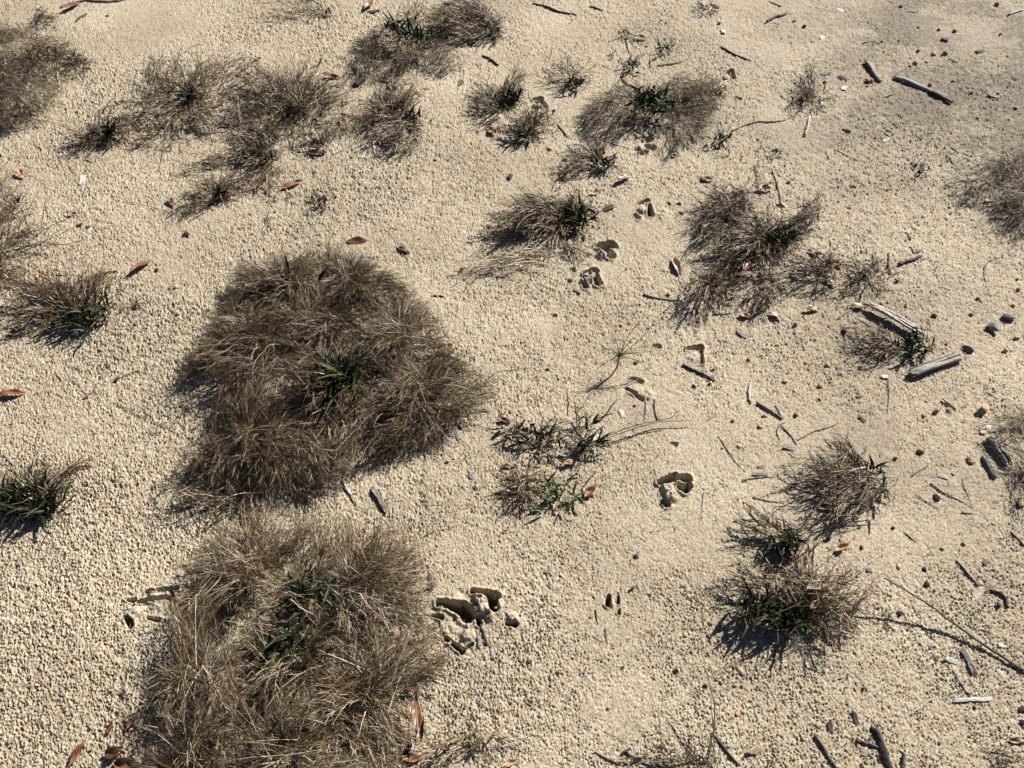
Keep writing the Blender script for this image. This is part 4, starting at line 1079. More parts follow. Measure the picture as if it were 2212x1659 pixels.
# ---------------------------------------------------------------- leaves of the picture
R_, B_, TN, D_, P_, O_ = 'leaf_red', 'leaf_brown', 'leaf_tan', 'leaf_dark', 'leaf_pale', 'leaf_orange'
LEAVES = [
 ((0,0),480,58,130,32,R_,'long red brown leaf'),((0,0),430,470,70,30,O_,'orange brown leaf'),((0,0),1672,398,55,25,B_,'little brown leaf'),((0,0),1595,495,60,-30,R_,'curled red brown leaf'),
 ((0,0),1420,695,80,20,TN,'tan leaf'),((0,0),1472,818,80,0,TN,'dull tan leaf'),((0,0),1360,1046,95,5,B_,'narrow brown leaf'),((0,0),1535,1046,100,8,R_,'red brown leaf'),
 ((0,0),2058,1000,125,-5,B_,'broad brown leaf'),((0,0),1895,1208,150,20,B_,'large light brown leaf'),((0,0),1258,1275,65,10,B_,'small brown leaf'),((0,0),1113,1312,60,-62,R_,'folded red brown leaf'),
 ((0,0),150,1145,60,-60,O_,'small orange leaf'),((0,0),475,1394,70,-8,B_,'small brown leaf'),((0,0),170,1525,90,14,B_,'curled brown leaf'),((0,0),2150,507,115,-8,B_,'long narrow brown leaf'),
 ((0,0),960,640,45,0,R_,'tiny red brown leaf'),((0,0),1640,1215,60,-20,TN,'small tan leaf'),((0,0),15,1435,50,0,B_,'brown leaf scrap'),
 ((1,0),180,28,95,50,R_,'red brown upright leaf'),((1,0),690,28,75,10,D_,'dark folded leaf'),((1,0),840,205,70,-5,R_,'red brown leaf'),((1,0),280,520,100,-12,B_,'slim brown leaf'),
 ((1,0),340,645,90,-8,TN,'curled tan leaf'),((1,0),15,805,70,-40,B_,'brown leaf'),((1,0),980,860,62,-40,R_,'dark red leaf'),((1,0),125,1668,150,5,D_,'large dark arched leaf'),
 ((1,0),405,1632,92,-30,R_,'bright red brown leaf'),((1,0),1450,1143,50,-50,R_,'small reddish leaf'),((1,0),1832,1158,110,24,B_,'slender brown leaf'),((1,0),1645,1242,70,5,TN,'shiny tan leaf'),
 ((1,0),1485,1505,100,5,TN,'long thin tan leaf'),((1,0),1858,492,85,-38,R_,'curled red brown leaf'),((1,0),1920,470,50,0,TN,'small tan leaf'),((1,0),1700,965,60,-60,R_,'little red brown leaf'),
 ((1,0),2160,1005,55,10,B_,'small brown leaf'),((1,0),262,938,65,-40,R_,'dark red leaf'),((1,0),870,285,50,10,D_,'dark leaf'),((1,0),1940,243,90,-3,R_,'red brown strip leaf'),((1,0),1395,705,45,60,P_,'tiny pale leaf'),
 ((2,0),165,950,55,-5,R_,'small reddish leaf'),((2,0),160,1152,100,-3,B_,'narrow brown leaf'),((2,0),530,1217,120,4,TN,'tan leaf'),((2,0),622,1392,120,-6,TN,'glossy tan leaf'),((2,0),265,560,110,40,B_,'long brown leaf'),
 ((2,0),860,1640,110,-20,TN,'tan leaf'),((2,0),600,1480,80,-20,B_,'brown leaf'),((2,0),620,1560,70,30,O_,'orange brown leaf'),
 ((0,1),922,80,155,32,R_,'long red brown leaf'),((0,1),722,130,120,5,R_,'flat red brown leaf'),((0,1),30,352,75,5,D_,'dark red leaf'),((0,1),100,503,85,-5,D_,'dark curled leaf'),((0,1),80,897,175,8,R_,'large glossy red brown leaf'),
 ((0,1),1660,1630,95,-80,B_,'brown leaf standing'),((0,1),2062,1050,85,5,D_,'dark brown leaf'),((0,1),2060,1350,120,30,B_,'narrow brown leaf'),((0,1),265,155,50,-60,O_,'orange leaf scrap'),
 ((1,1),640,357,70,0,D_,'dark leaf'),((1,1),725,680,80,-30,B_,'curled brown leaf'),((1,1),685,992,105,-28,O_,'orange brown leaf'),((1,1),752,1022,70,-25,B_,'small brown leaf'),((1,1),772,1090,75,-55,P_,'pale folded leaf'),
 ((1,1),1060,1070,100,-2,R_,'red brown leaf'),((1,1),1180,1145,120,20,R_,'broad red brown leaf'),((1,1),1230,1105,70,30,D_,'dark red leaf'),((1,1),1092,1366,105,5,TN,'tan leaf'),((1,1),1480,1347,95,22,TN,'pinkish tan leaf'),
 ((1,1),1612,1530,105,48,R_,'red brown leaf'),((1,1),2178,70,125,-62,P_,'twisted pinkish leaf'),((1,1),785,92,60,35,R_,'small red brown leaf'),((1,1),310,1266,90,-10,R_,'red brown leaf'),((1,1),490,1095,80,30,R_,'slim red brown leaf'),((1,1),250,940,100,10,D_,'dark red brown leaf'),
 ((2,1),410,387,100,-8,R_,'red brown cupped leaf'),((2,1),605,388,105,-30,P_,'pinkish white leaf'),((2,1),840,345,105,5,TN,'slim tan leaf'),((2,1),1150,328,130,-5,TN,'long tan leaf'),((2,1),402,95,100,80,R_,'red brown leaf on edge'),
 ((2,1),985,122,85,-20,TN,'pale tan leaf'),((2,1),955,178,95,-35,P_,'whitish narrow leaf'),((2,1),720,120,70,-60,P_,'whitish leaf'),((2,1),1105,128,70,-50,P_,'small whitish leaf'),((2,1),1035,1400,70,60,TN,'small tan leaf'),
 ((2,1),780,80,60,-10,TN,'tan leaf scrap'),((2,1),930,1640,120,0,D_,'dark red leaf'),
 ((0,2),512,1570,200,55,R_,'large glossy red leaf'),((0,2),750,1560,150,20,D_,'crumpled dark red leaf'),((0,2),830,1640,160,-20,R_,'crumpled red brown leaf'),((0,2),722,1395,90,70,D_,'dark leaf'),((0,2),1600,55,110,-5,B_,'brown leaf'),((0,2),1665,60,95,-80,R_,'upright red brown leaf'),
 ((0,2),870,1350,150,60,D_,'dark bent leaf'),((1,2),498,1320,215,98,B_,'tallest light brown leaf'),((1,2),530,1440,185,80,R_,'glossy red brown leaf'),((1,2),440,1535,110,60,D_,'dark brown leaf'),((1,2),485,1590,170,18,B_,'broad brown leaf'),
 ((1,2),1092,1632,120,32,TN,'light brown leaf'),((1,2),1070,115,60,50,B_,'small brown leaf'),((2,2),812,545,135,25,P_,'large curled pinkish leaf'),((2,2),815,645,100,50,TN,'curled tan leaf'),((2,2),1025,240,105,40,O_,'orange leaf'),
 ((2,2),2160,1482,125,3,TN,'pinkish tan leaf'),((2,2),1170,1152,60,-60,R_,'dark red leaf'),((2,2),340,645,60,0,B_,'brown leaf scrap'),((1,2),1895,490,50,25,B_,'tiny brown leaf'),
]
WIDE = {(812,545):.45,(125,1668):.5,(340,645):.5,(1180,1145):.45,(605,388):.5,(410,387):.5,(1612,1530):.5,(750,1560):.6,(830,1640):.6,(485,1590):.36,(512,1570):.36,(980,860):.6,(725,680):.5,(840,205):.5,(1480,1347):.45}
for (t, x, y, L, a, m, adj) in LEAVES:
    k = (x, y)
    lf = 0.002
    big = {(498,1320):.03,(530,1440):.02,(812,545):.045,(815,645):.03,(125,1668):.05,(640,357):.05,(725,680):.05,(1660,1630):.02,(622,1392):.03,(985,122):.02,(402,95):.02,(340,645):.03}.get(k)
    fallen(t, x, y, L, a, m, adj, wr=WIDE.get(k, .34), lift=big if big else lf, curl=.9 if k in ((812,545),(340,645)) else None)

# ---------------------------------------------------------------- sticks and twigs
ST = [
 ((1,0),[(1240,22),(1340,45),(1400,72),(1520,94)],17,'wood_dark','dark crooked stick','stick'),((1,0),[(1612,42),(1655,52),(1700,70)],13,'wood_dark','short dark twig','twig'),
 ((1,0),[(915,355),(960,375),(1015,415)],17,'wood_dark','short thick dark stick','stick'),((1,0),[(2050,412),(2120,402),(2230,382)],12,'wood_brown','thin brown twig','twig'),
 ((1,0),[(1855,255),(1862,290),(1880,330)],14,'wood_pale','pale curled strip','twig'),((1,0),[(205,905),(207,950),(212,992)],16,'wood_pale','short whitish stick','stick'),
 ((1,0),[(10,700),(60,570),(100,500),(110,430)],9,'straw','pale bent straw','straw'),((1,0),[(1400,805),(1440,850),(1475,895)],9,'wood_dark','dark crooked twig','twig'),
 ((1,0),[(1710,912),(1780,932),(1850,950)],12,'wood_dark','dark straight twig','twig'),((1,0),[(575,780),(590,810),(595,860)],7,'wood_dark','small dark forked twig','twig'),
 ((1,0),[(1560,1335),(1640,1385),(1700,1432)],14,'wood_grey','grey flat blade','twig'),((1,0),[(0,740),(100,770),(190,805)],14,'wood_brown','brown twig','twig'),
 ((0,0),[(400,50),(540,10),(700,15),(820,0)],26,'wood_dark','dark bark strip','stick'),((0,0),[(500,155),(530,125),(570,100)],18,'wood_dark','dark splinter','twig'),
 ((0,0),[(1112,580),(1080,760),(1060,950),(1030,1105)],7,'wood_dark','long thin dark stem','twig'),((0,0),[(2050,470),(2075,400),(2098,340)],17,'straw','upright pale straw blade','straw'),
 ((0,0),[(378,480),(385,520),(392,572)],15,'straw','short pale straw','straw'),((0,0),[(1395,700),(1460,665),(1550,612)],8,'straw','pale straw','straw'),((0,0),[(555,1040),(580,1050),(605,1060)],9,'wood_dark','tiny dark twig','twig'),
 ((0,0),[(1350,660),(1480,680)],7,'straw','thin pale straw','straw'),((0,0),[(1670,1440),(1720,1310),(1750,1220)],6,'straw','slanting thin straw','straw'),((0,0),[(800,1295),(1160,1390)],4,'wood_brown','fine brown stem','twig'),
 ((0,0),[(1100,1140),(1260,1135),(1420,1130)],4,'wood_brown','fine straight stem','twig'),((0,0),[(2000,760),(2100,680),(2212,600)],11,'straw','pale coarse straw','straw'),((0,0),[(2100,740),(2250,720)],13,'straw','flat pale straw blade','straw'),
 ((2,0),[(545,132),(600,100),(650,90),(680,72)],17,'wood_dark','dark crooked stick','stick'),((2,0),[(250,290),(330,335),(440,378)],17,'wood_dark','straight dark stick','stick'),
 ((2,0),[(640,35),(560,0)],8,'wood_dark','small dark twig','twig'),((2,0),[(860,40),(970,68)],6,'wood_brown','fine brown twig','twig'),((2,0),[(1165,277),(1220,268),(1285,285)],13,'wood_dark','short dark curved twig','twig'),
 ((2,0),[(320,832),(400,795),(480,773),(560,772),(650,765),(720,735),(800,700)],13,'wood_pale','long wavy bleached root','root'),((2,0),[(290,862),(325,855)],20,'wood_pale','stubby pale stick','stick'),
 ((2,0),[(795,860),(815,800),(828,740)],20,'wood_pale','pale stick','stick'),((2,0),[(990,960),(1060,995),(1140,1035)],13,'wood_grey','short grey stick','stick'),((2,0),[(1310,622),(1395,598)],7,'wood_dark','fine dark twig','twig'),
 ((2,0),[(300,910),(305,990),(210,1005)],7,'wood_brown','bent brown twig','twig'),((2,0),[(940,765),(1010,748)],6,'wood_brown','fine twig','twig'),((2,0),[(2110,100),(2150,85),(2212,68)],14,'wood_pale','whitish splinter','twig'),
 ((2,0),[(900,600),(905,640),(910,690)],20,'wood_pale','white bark flake upright','twig'),((2,0),[(945,592),(1010,578)],12,'wood_pale','whitish splinter','twig'),((2,0),[(820,450),(830,520),(850,560)],14,'wood_pale','whitish bark strip','twig'),((2,0),[(630,580),(680,630)],18,'wood_grey','grey bark strip','twig'),
 ((2,0),[(470,1060),(490,1150),(520,1270)],9,'wood_brown','dry brown stem','twig'),((2,0),[(580,1080),(620,1200),(655,1370)],8,'wood_brown','dry brown leaning stem','twig'),((2,0),[(610,1510),(720,1480),(850,1420)],10,'wood_grey','grey fibrous twig','twig'),
 ((2,0),[(1475,1600),(1500,1640),(1545,1622)],13,'wood_dark','dark knobby stick','stick'),((2,0),[(1720,390),(1780,412)],10,'wood_dark','tiny dark twig','twig'),
 ((2,1),[(0,700),(80,735),(140,760),(205,802)],24,'wood_dark','thick dark curved stick','stick'),((2,1),[(440,832),(430,880),(440,950)],20,'wood_pale','white curved stick','stick'),((2,1),[(485,952),(560,1000),(640,1055)],24,'wood_grey','grey split stick','stick'),
 ((2,1),[(660,1080),(620,1110),(610,1150),(625,1200)],13,'wood_brown','curved brown stem','twig'),((2,1),[(640,1110),(690,1160),(735,1225)],11,'wood_dark','forked dark twig','twig'),((2,1),[(600,970),(650,1060)],10,'wood_dark','short dark twig','twig'),
 ((2,1),[(230,1172),(300,1280),(350,1350),(400,1400)],11,'wood_brown','long thin brown twig','twig'),((2,1),[(380,1468),(450,1448),(590,1440)],12,'wood_dark','dark thin twig','twig'),((2,1),[(455,1570),(540,1590),(612,1602)],15,'wood_grey','grey splinter','twig'),
 ((2,1),[(135,1530),(128,1600),(120,1700)],14,'wood_grey','upright grey stick','stick'),((2,1),[(740,1200),(850,1140),(950,1110),(1005,1085)],8,'wood_brown','slender brown twig','twig'),((2,1),[(1332,780),(1335,900),(1325,1020)],8,'wood_brown','straight thin brown twig','twig'),
 ((2,1),[(1395,55),(1470,28),(1550,0)],22,'wood_dark','short dark stick','stick'),((2,1),[(1335,-20),(1335,60),(1352,122)],12,'wood_dark','thin dark twig','twig'),((2,1),[(1350,122),(1420,98)],8,'wood_brown','brown twig','twig'),
 ((2,1),[(2070,10),(1975,45),(1950,110),(1962,175)],9,'wood_dark','forked thin dark twig','twig'),((2,1),[(1475,1432),(1590,1358)],7,'wood_brown','slanting brown twig','twig'),((2,1),[(1500,1545),(1560,1590),(1640,1640)],7,'wood_brown','thin brown twig','twig'),
 ((2,1),[(1600,1480),(1680,1540),(1780,1590),(1900,1660)],10,'wood_dark','long dark wavy twig','twig'),((2,1),[(1800,1470),(1830,1540),(1870,1640)],10,'wood_dark','dark straight twig','twig'),((2,1),[(1330,1435),(1322,1500),(1320,1560)],22,'wood_grey','flat grey blade','twig'),
 ((2,1),[(2050,838),(2115,815)],9,'wood_pale','pale splinter','twig'),((2,1),[(1420,680),(1460,720)],9,'wood_dark','tiny dark twig','twig'),((2,1),[(1010,400),(1100,345),(1220,320),(1300,300)],7,'wood_brown','thin bent twig','twig'),
 ((2,1),[(165,1060),(240,1010)],6,'straw','tiny straw','straw'),((2,1),[(875,575),(940,505)],6,'straw','small straw','straw'),((2,1),[(200,365),(330,360),(460,325)],10,'wood_dark','thin dark curved twig','twig'),
 ((2,1),[(1680,925),(1760,990)],12,'wood_dark','dark bark twig','twig'),((2,1),[(1590,410),(1605,470)],16,'wood_dark','dark broken twig','twig'),
 ((1,1),[(0,1450),(30,1500),(60,1548)],22,'wood_pale','pale split stick','stick'),((1,1),[(20,1500),(60,1560),(90,1620)],12,'wood_dark','dark thin stick','stick'),((1,1),[(1970,930),(1968,1010),(1955,1085)],13,'wood_grey','pale standing blade','twig'),
 ((1,1),[(1960,232),(2050,258),(2200,275)],15,'wood_grey','smooth grey twig','twig'),((1,1),[(730,1140),(750,1180),(772,1215)],13,'wood_grey','short grey twig','twig'),((1,1),[(812,1180),(795,1260),(735,1345)],6,'wood_dark','thin dark curved stem','twig'),
 ((1,1),[(1075,118),(1130,65),(1210,0)],12,'wood_grey','grey forked straw','straw'),((1,1),[(720,140),(800,100),(850,60)],7,'wood_brown','fine brown stem','twig'),((1,1),[(895,525),(1000,470),(1140,415)],4,'wood_brown','hair-thin stem','twig'),
 ((1,1),[(1020,745),(1170,728),(1320,715)],4,'wood_brown','hair-thin level stem','twig'),((1,1),[(1250,1355),(1330,1420),(1400,1340),(1500,1260)],10,'wood_brown','bent brown stem','twig'),((1,1),[(900,150),(950,130),(1040,130)],12,'wood_dark','dark flattened stem','twig'),
 ((1,1),[(2030,930),(2030,1000),(2050,1060)],12,'wood_dark','dark upright twig','twig'),((1,1),[(1545,690),(1545,800)],4,'wood_brown','fine upright stem','twig'),((1,1),[(750,1650),(830,1610),(470,1615)],5,'wood_brown','fine hooked stem','twig'),
 ((0,1),[(230,125),(350,128),(485,130)],12,'wood_dark','straight dark stem','twig'),((0,1),[(750,950),(850,1010),(980,1070),(1150,1140)],5,'wood_brown','very thin long stem','twig'),((0,1),[(1800,1485),(1900,1520),(1990,1562)],12,'wood_pale','pale thin stick','stick'),
 ((0,1),[(10,1262),(50,1310),(95,1355)],26,'wood_grey','flat grey blade','twig'),((0,1),[(730,820),(830,770),(950,730)],6,'wood_dark','thin dark stem','twig'),((0,1),[(690,690),(700,720),(740,760)],7,'wood_dark','tiny dark hooked twig','twig'),
 ((0,1),[(0,545),(110,530),(210,515)],8,'wood_dark','thin dark twig','twig'),((0,1),[(790,330),(780,370)],14,'wood_dark','short dark twig','twig'),
 ((0,2),[(1685,1588),(1880,1570),(2085,1538)],9,'straw','single bright straw','straw'),((0,2),[(1880,560),(1950,620),(2030,660)],8,'straw','pale stalk','straw'),
 ((1,2),[(905,725),(925,790),(952,858)],24,'wood_dark','short dark stick','stick'),((1,2),[(862,740),(880,800),(885,880)],12,'wood_dark','thin dark stick','stick'),((1,2),[(1650,632),(1652,680),(1662,725)],16,'wood_dark','short dark upright twig','twig'),
 ((1,2),[(1708,755),(1712,800),(1728,858)],15,'wood_dark','short dark lower twig','twig'),((1,2),[(1625,800),(1688,843)],12,'wood_grey','short grey twig','twig'),((1,2),[(540,150),(620,115),(705,108)],8,'wood_brown','brown curved stem','twig'),
 ((1,2),[(2055,1300),(2065,1430),(2080,1570)],7,'wood_brown','tall thin grass stem','twig'),((1,2),[(1930,1400),(1970,1500),(1985,1600)],6,'wood_brown','leaning thin grass stem','twig'),((1,2),[(1640,1560),(1720,1600),(1800,1640)],14,'wood_dark','dark stick','stick'),
 ((1,2),[(1850,1560),(1960,1620),(2040,1659)],20,'wood_grey','grey stick','stick'),((1,2),[(1700,1420),(1820,1480),(1880,1540)],5,'straw','fine pale stem','twig'),((1,2),[(1820,1570),(1870,1530)],20,'wood_dark','stubby dark stick','stick'),((1,2),[(680,1600),(750,1560),(830,1550)],16,'wood_dark','dark curved twig','twig'),
 ((2,2),[(1770,322),(1830,390),(1912,482)],17,'wood_grey','straight grey stick','stick'),((2,2),[(1985,512),(2050,530),(2085,570),(2102,622)],26,'charcoal','curved charred stick','stick'),((2,2),[(1880,752),(1950,735),(2010,735)],9,'straw','pale double straw','straw'),
 ((2,2),[(1850,570),(1990,500),(2095,420)],9,'wood_brown','thin slanting twig','twig'),((2,2),[(1745,1035),(1790,1110),(1860,1200)],17,'wood_dark','dark crooked twig','twig'),((2,2),[(850,1450),(900,1530),(1000,1680)],26,'wood_dark','thick dark stick','stick'),
 ((2,2),[(1235,1400),(1280,1500),(1350,1700)],52,'wood_dark','thickest blackened stick','stick'),((2,2),[(1120,1485),(1200,1505),(1280,1535)],30,'wood_dark','dark crosswise stick','stick'),((2,2),[(1428,1570),(1425,1640),(1420,1720)],32,'wood_dark','stubby dark stick end','stick'),
 ((2,2),[(190,1440),(270,1540),(355,1645)],24,'wood_dark','dark slanting stick','stick'),((2,2),[(250,1520),(350,1540)],14,'wood_dark','short dark side twig','twig'),((2,2),[(128,660),(140,740),(182,825)],7,'wood_brown','thin bent stem','twig'),
 ((2,2),[(1430,140),(1505,205)],8,'wood_dark','tiny dark twig','twig'),((2,2),[(2115,135),(2170,190),(2240,260)],17,'wood_dark','dark stick','stick'),((2,2),[(1205,60),(1205,150)],10,'wood_dark','short dark upright twig','twig'),((2,2),[(1840,1410),(1870,1370),(1930,1330)],6,'wood_brown','fine brown stem','twig'),
 ((2,2),[(560,1650),(640,1590)],9,'wood_brown','short brown twig','twig'),((2,2),[(1800,10),(1900,20)],13,'wood_grey','grey twig','twig'),((2,2),[(1010,180),(1060,260)],8,'wood_brown','short brown stem','twig'),((2,2),[(120,0),(105,100)],14,'wood_grey','upright grey twig','twig'),
]
for (t, pts, wd, m, adj, cat) in ST:
    lift = 0.0
    if adj.startswith('tall thin grass'): lift = [.07, .04, .0]
    if adj.startswith('leaning thin grass'): lift = [.05, .03, .0]
    if adj.startswith('upright pale straw'): lift = [.0, .02, .05]
    if adj.startswith('single bright straw') or adj == 'pale stalk': lift = [.11, .12, .12]
    if adj == 'pale standing blade': lift = [.04, .02, .0]
    if adj == 'pale coarse straw' or adj == 'flat pale straw blade': lift = .03
    if adj == 'pale bent straw': lift = [.0, .03, .05, .07]
    nm = 'stick' if cat == 'stick' else ('straw' if cat == 'straw' else ('root' if cat == 'root' else 'twig'))
    fl = 0.35 if ('blade' in adj or 'strip' in adj or 'flake' in adj) else 1.0
    stick(t, pts, wd, m, adj, cat, lift=lift, name=nm, flat=fl, taper=(0.85, 1.0, 0.7) if cat == 'stick' else (0.9, 1.0, 0.45))
# the long stick that is propped up: its upper end floats free and throws a long shadow
stick((2,2), [(1300,435),(1560,590),(1780,750),(2000,900),(2240,1050),(2420,1160)], 22, 'wood_dark', 'longest dark stick, propped off the sand', 'stick',
      lift=[.055, .032, .014, .006, .003, .0], name='stick', taper=(0.5, 0.85, 1.1), rough=.08)
# thicker pieces of weathered wood
board((2,1), (1205,335), (1540,525), 52, 'wood_pale', 'pale grey splintered board', thick=.55, lift=.012, splits=2)
board((2,1), (1485,772), (1788,662), 66, 'wood_grey', 'grey split wood block', thick=.75, splits=1)
board((2,0), (1372,500), (1700,640), 30, 'wood_grey', 'long grey half-buried stick', thick=.7, splits=0, name='stick', cat='stick')
board((2,0), (1600,600), (1742,668), 30, 'wood_dark', 'dark stick end', thick=.7, splits=0, name='stick', cat='stick')
board((2,0), (1190,402), (1285,522), 30, 'wood_grey', 'short lichen-grey stick', thick=.8, splits=0, name='stick', cat='stick')
board((2,1), (1980,1200), (2085,1345), 50, 'wood_grey', 'upper grey broken wood block', thick=.9, splits=1)
board((2,1), (1945,1315), (2008,1442), 42, 'wood_grey', 'lower fibrous grey wood block', thick=.7, splits=2)
board((1,1), (205,1508), (292,1650), 34, 'wood_grey', 'grey split wood sliver', thick=.6, splits=1)
board((2,2), (1752,1226), (1990,1220), 26, 'wood_pale', 'white flat wood splinter', thick=.3, splits=0, name='wood_chip')
board((2,2), (1800,895), (1882,1055), 46, 'wood_grey', 'grey curling bark piece', thick=.35, splits=1)

# ---------------------------------------------------------------- chips, flakes, charcoal
CH = [
 ((2,2),1735,970,150,-14,'wood_pale','whitish bark flake',.26),((2,2),2062,872,66,-5,'wood_pale','small white flake',.45),((2,2),2055,1050,110,-38,'wood_pale','ragged whitish flake',.3),((2,2),1900,540,92,58,'leaf_pale','pale tan flake',.5),
 ((2,2),1640,512,60,-5,'slate','grey flat chip',.5),((2,2),1200,385,58,-20,'slate','dark flat chip',.5),((2,2),1110,1340,120,-72,'charcoal','dark cone-like bark bit',.4),((2,2),950,1395,95,-80,'charcoal','dark bark bit',.45),((2,2),470,1545,150,35,'wood_brown','brown bark slab',.35),
 ((2,1),690,1250,95,-10,'slate','dark slate flake',.62),((2,1),495,1422,110,-2,'slate','long grey chip',.28),((2,1),510,1375,60,0,'slate','small grey chip',.5),((2,1),1960,1125,98,48,'wood_pale','white splinter chip',.34),((2,1),1160,1060,75,-45,'wood_dark','dark chip',.4),
 ((2,1),388,503,98,-38,'slate','bluish grey chip',.42),((2,1),350,178,110,-5,'wood_grey','grey bark flake',.42),((2,1),740,190,90,30,'wood_pale','whitish chip',.35),((2,1),1675,1437,95,-22,'wood_pale','white flake',.36),((2,1),1745,638,60,0,'wood_pale','pale chip',.5),
 ((2,1),1310,785,50,0,'wood_pale','small whitish chip',.6),((2,1),1560,1040+0,40,-40,'wood_dark','small dark chip',.5),((2,1),2010,1600,60,10,'wood_grey','grey chip',.5),((2,1),1140,915,44,0,'wood_dark','tiny dark chip',.5),((2,1),20,352,50,15,'wood_pale','pale chip',.5),
 ((1,1),885,1495,66,22,'charcoal','black charcoal chip',.5),((1,1),1818,1020,75,-65,'wood_pale','pale upright chip',.4),((1,1),1320,105,55,-80,'wood_grey','small grey chip',.4),((1,1),1530,215,70,-30,'slate','grey flake',.5),((1,1),930,1000,55,-20,'charcoal','black chip',.5),
 ((1,1),840,1425,60,-60,'slate','grey chip',.5),((1,1),1490,1430,50,-70,'slate','bluish chip',.5),((1,1),660,1195,60,-20,'slate','dark grey chip',.5),((1,1),1650,1180,60,30,'wood_pale','pale grey chip',.6),((1,1),1850,72+0,20,0,'charcoal','speck of charcoal',.7),((1,1),2160,1215,70,-10,'charcoal','black crusty bit',.4),
 ((1,1),700,1160,60,0,'slate','dull grey flake',.5),((1,1),1910,685,34,0,'charcoal','tiny black bit',.6),
 ((1,2),630,972,72,38,'slate','dark grey oval flake',.55),((1,2),600,465,55,-50,'slate','grey flake',.5),((1,2),575,410,60,-75,'wood_dark','dark bark flake',.5),((1,2),575,490,60,-60,'charcoal','dark flake',.5),((1,2),1388,668,50,-20,'slate','grey chip',.6),
 ((1,2),1340,380,56,30,'slate','grey chip',.5),((1,2),1815,1012,40,0,'charcoal','small dark chip',.6),((1,2),1848,662,50,-10,'wood_brown','brown chip',.4),((1,2),1380,595,40,-30,'wood_pale','tiny white flake',.5),((1,2),565,340,40,30,'slate','tiny grey flake',.5),
 ((0,2),350,1340-600,30,0,'charcoal','dark fleck',.6),((1,0),1735,1338,80,25,'charcoal','dark bark chip',.5),((1,0),545,776,48,0,'rock_grey','pale grey flake',.7),((1,0),550,575,40,10,'wood_grey','small grey chip',.5),((1,0),632,828,36,-40,'slate','tiny dark chip',.5),
 ((1,0),1095,1145,38,70,'charcoal','small black chip',.6),((1,0),775,540,50,60,'wood_dark','small dark flake',.5),((1,0),830,270,75,-25,'charcoal','dark flat flake',.5),((1,0),1025,100,55,-50,'wood_grey','grey flake',.5),((1,0),215,68,90,5,'wood_dark','dark bark flake',.4),
 ((1,0),795,660,60,50,'wood_grey','grey wisp chip',.3),((1,0),815,1280,60,80,'wood_grey','faint grey chip',.3),((0,0),520,1462,55,20,'charcoal','dark chip',.4),((0,0),540,1172,66,75,'wood_pale','small white chip',.4),((0,0),575,1475,30,0,'charcoal','tiny dark chip',.6),
 ((0,1),570,905,90,32,'wood_brown','brown sliver',.25),((0,1),1115,200,60,45,'wood_grey','grey sliver',.3),((0,1),760,800,45,40,'charcoal','dark bit',.6),
 ((2,0),1490,76,66,8,'slate','dark grey chip',.4),((2,0),1922,345,72,8,'charcoal','dark chip',.4),((2,0),2010,628,90,-12,'slate','dark crusty clod',.5),((2,0),1022,64,52,-20,'peb_white','white chip',.6),((2,0),907,236,32,60,'peb_white','tiny white chip',.6),
 ((2,0),745,373,34,0,'peb_white','tiny pale chip',.6),((2,0),1243,729,44,5,'peb_white','small white chip',.4),((2,0),1318,905,62,35,'wood_pale','pale sliver',.3),((2,0),925,465,60,20,'slate','black and grey flake',.5),((2,0),1040,500,80,-25,'charcoal','black crusty flake',.4),
 ((2,0),1052,560,50,50,'wood_pale','small white flake',.5),((2,0),265,195,36,-60,'peb_white','tiny white flake',.6),((2,0),210,40,50,-30,'charcoal','black crusty bit',.6),((2,0),1990,1310,90,8,'wood_pale','pale flake',.3),((2,0),1465,1535,60,-60,'wood_dark','dark chip',.35),
 ((2,0),1385,1103,22,0,'peb_white','white speck of shell',.7),((2,0),690,1170,32,0,'charcoal','black bit',.7),((2,0),2030,1040,70,-25,'wood_pale','pale flake',.3),
]
for (t, x, y, L, a, m, adj, wr) in CH: chip(t, x, y, L, a, m, adj, wr)

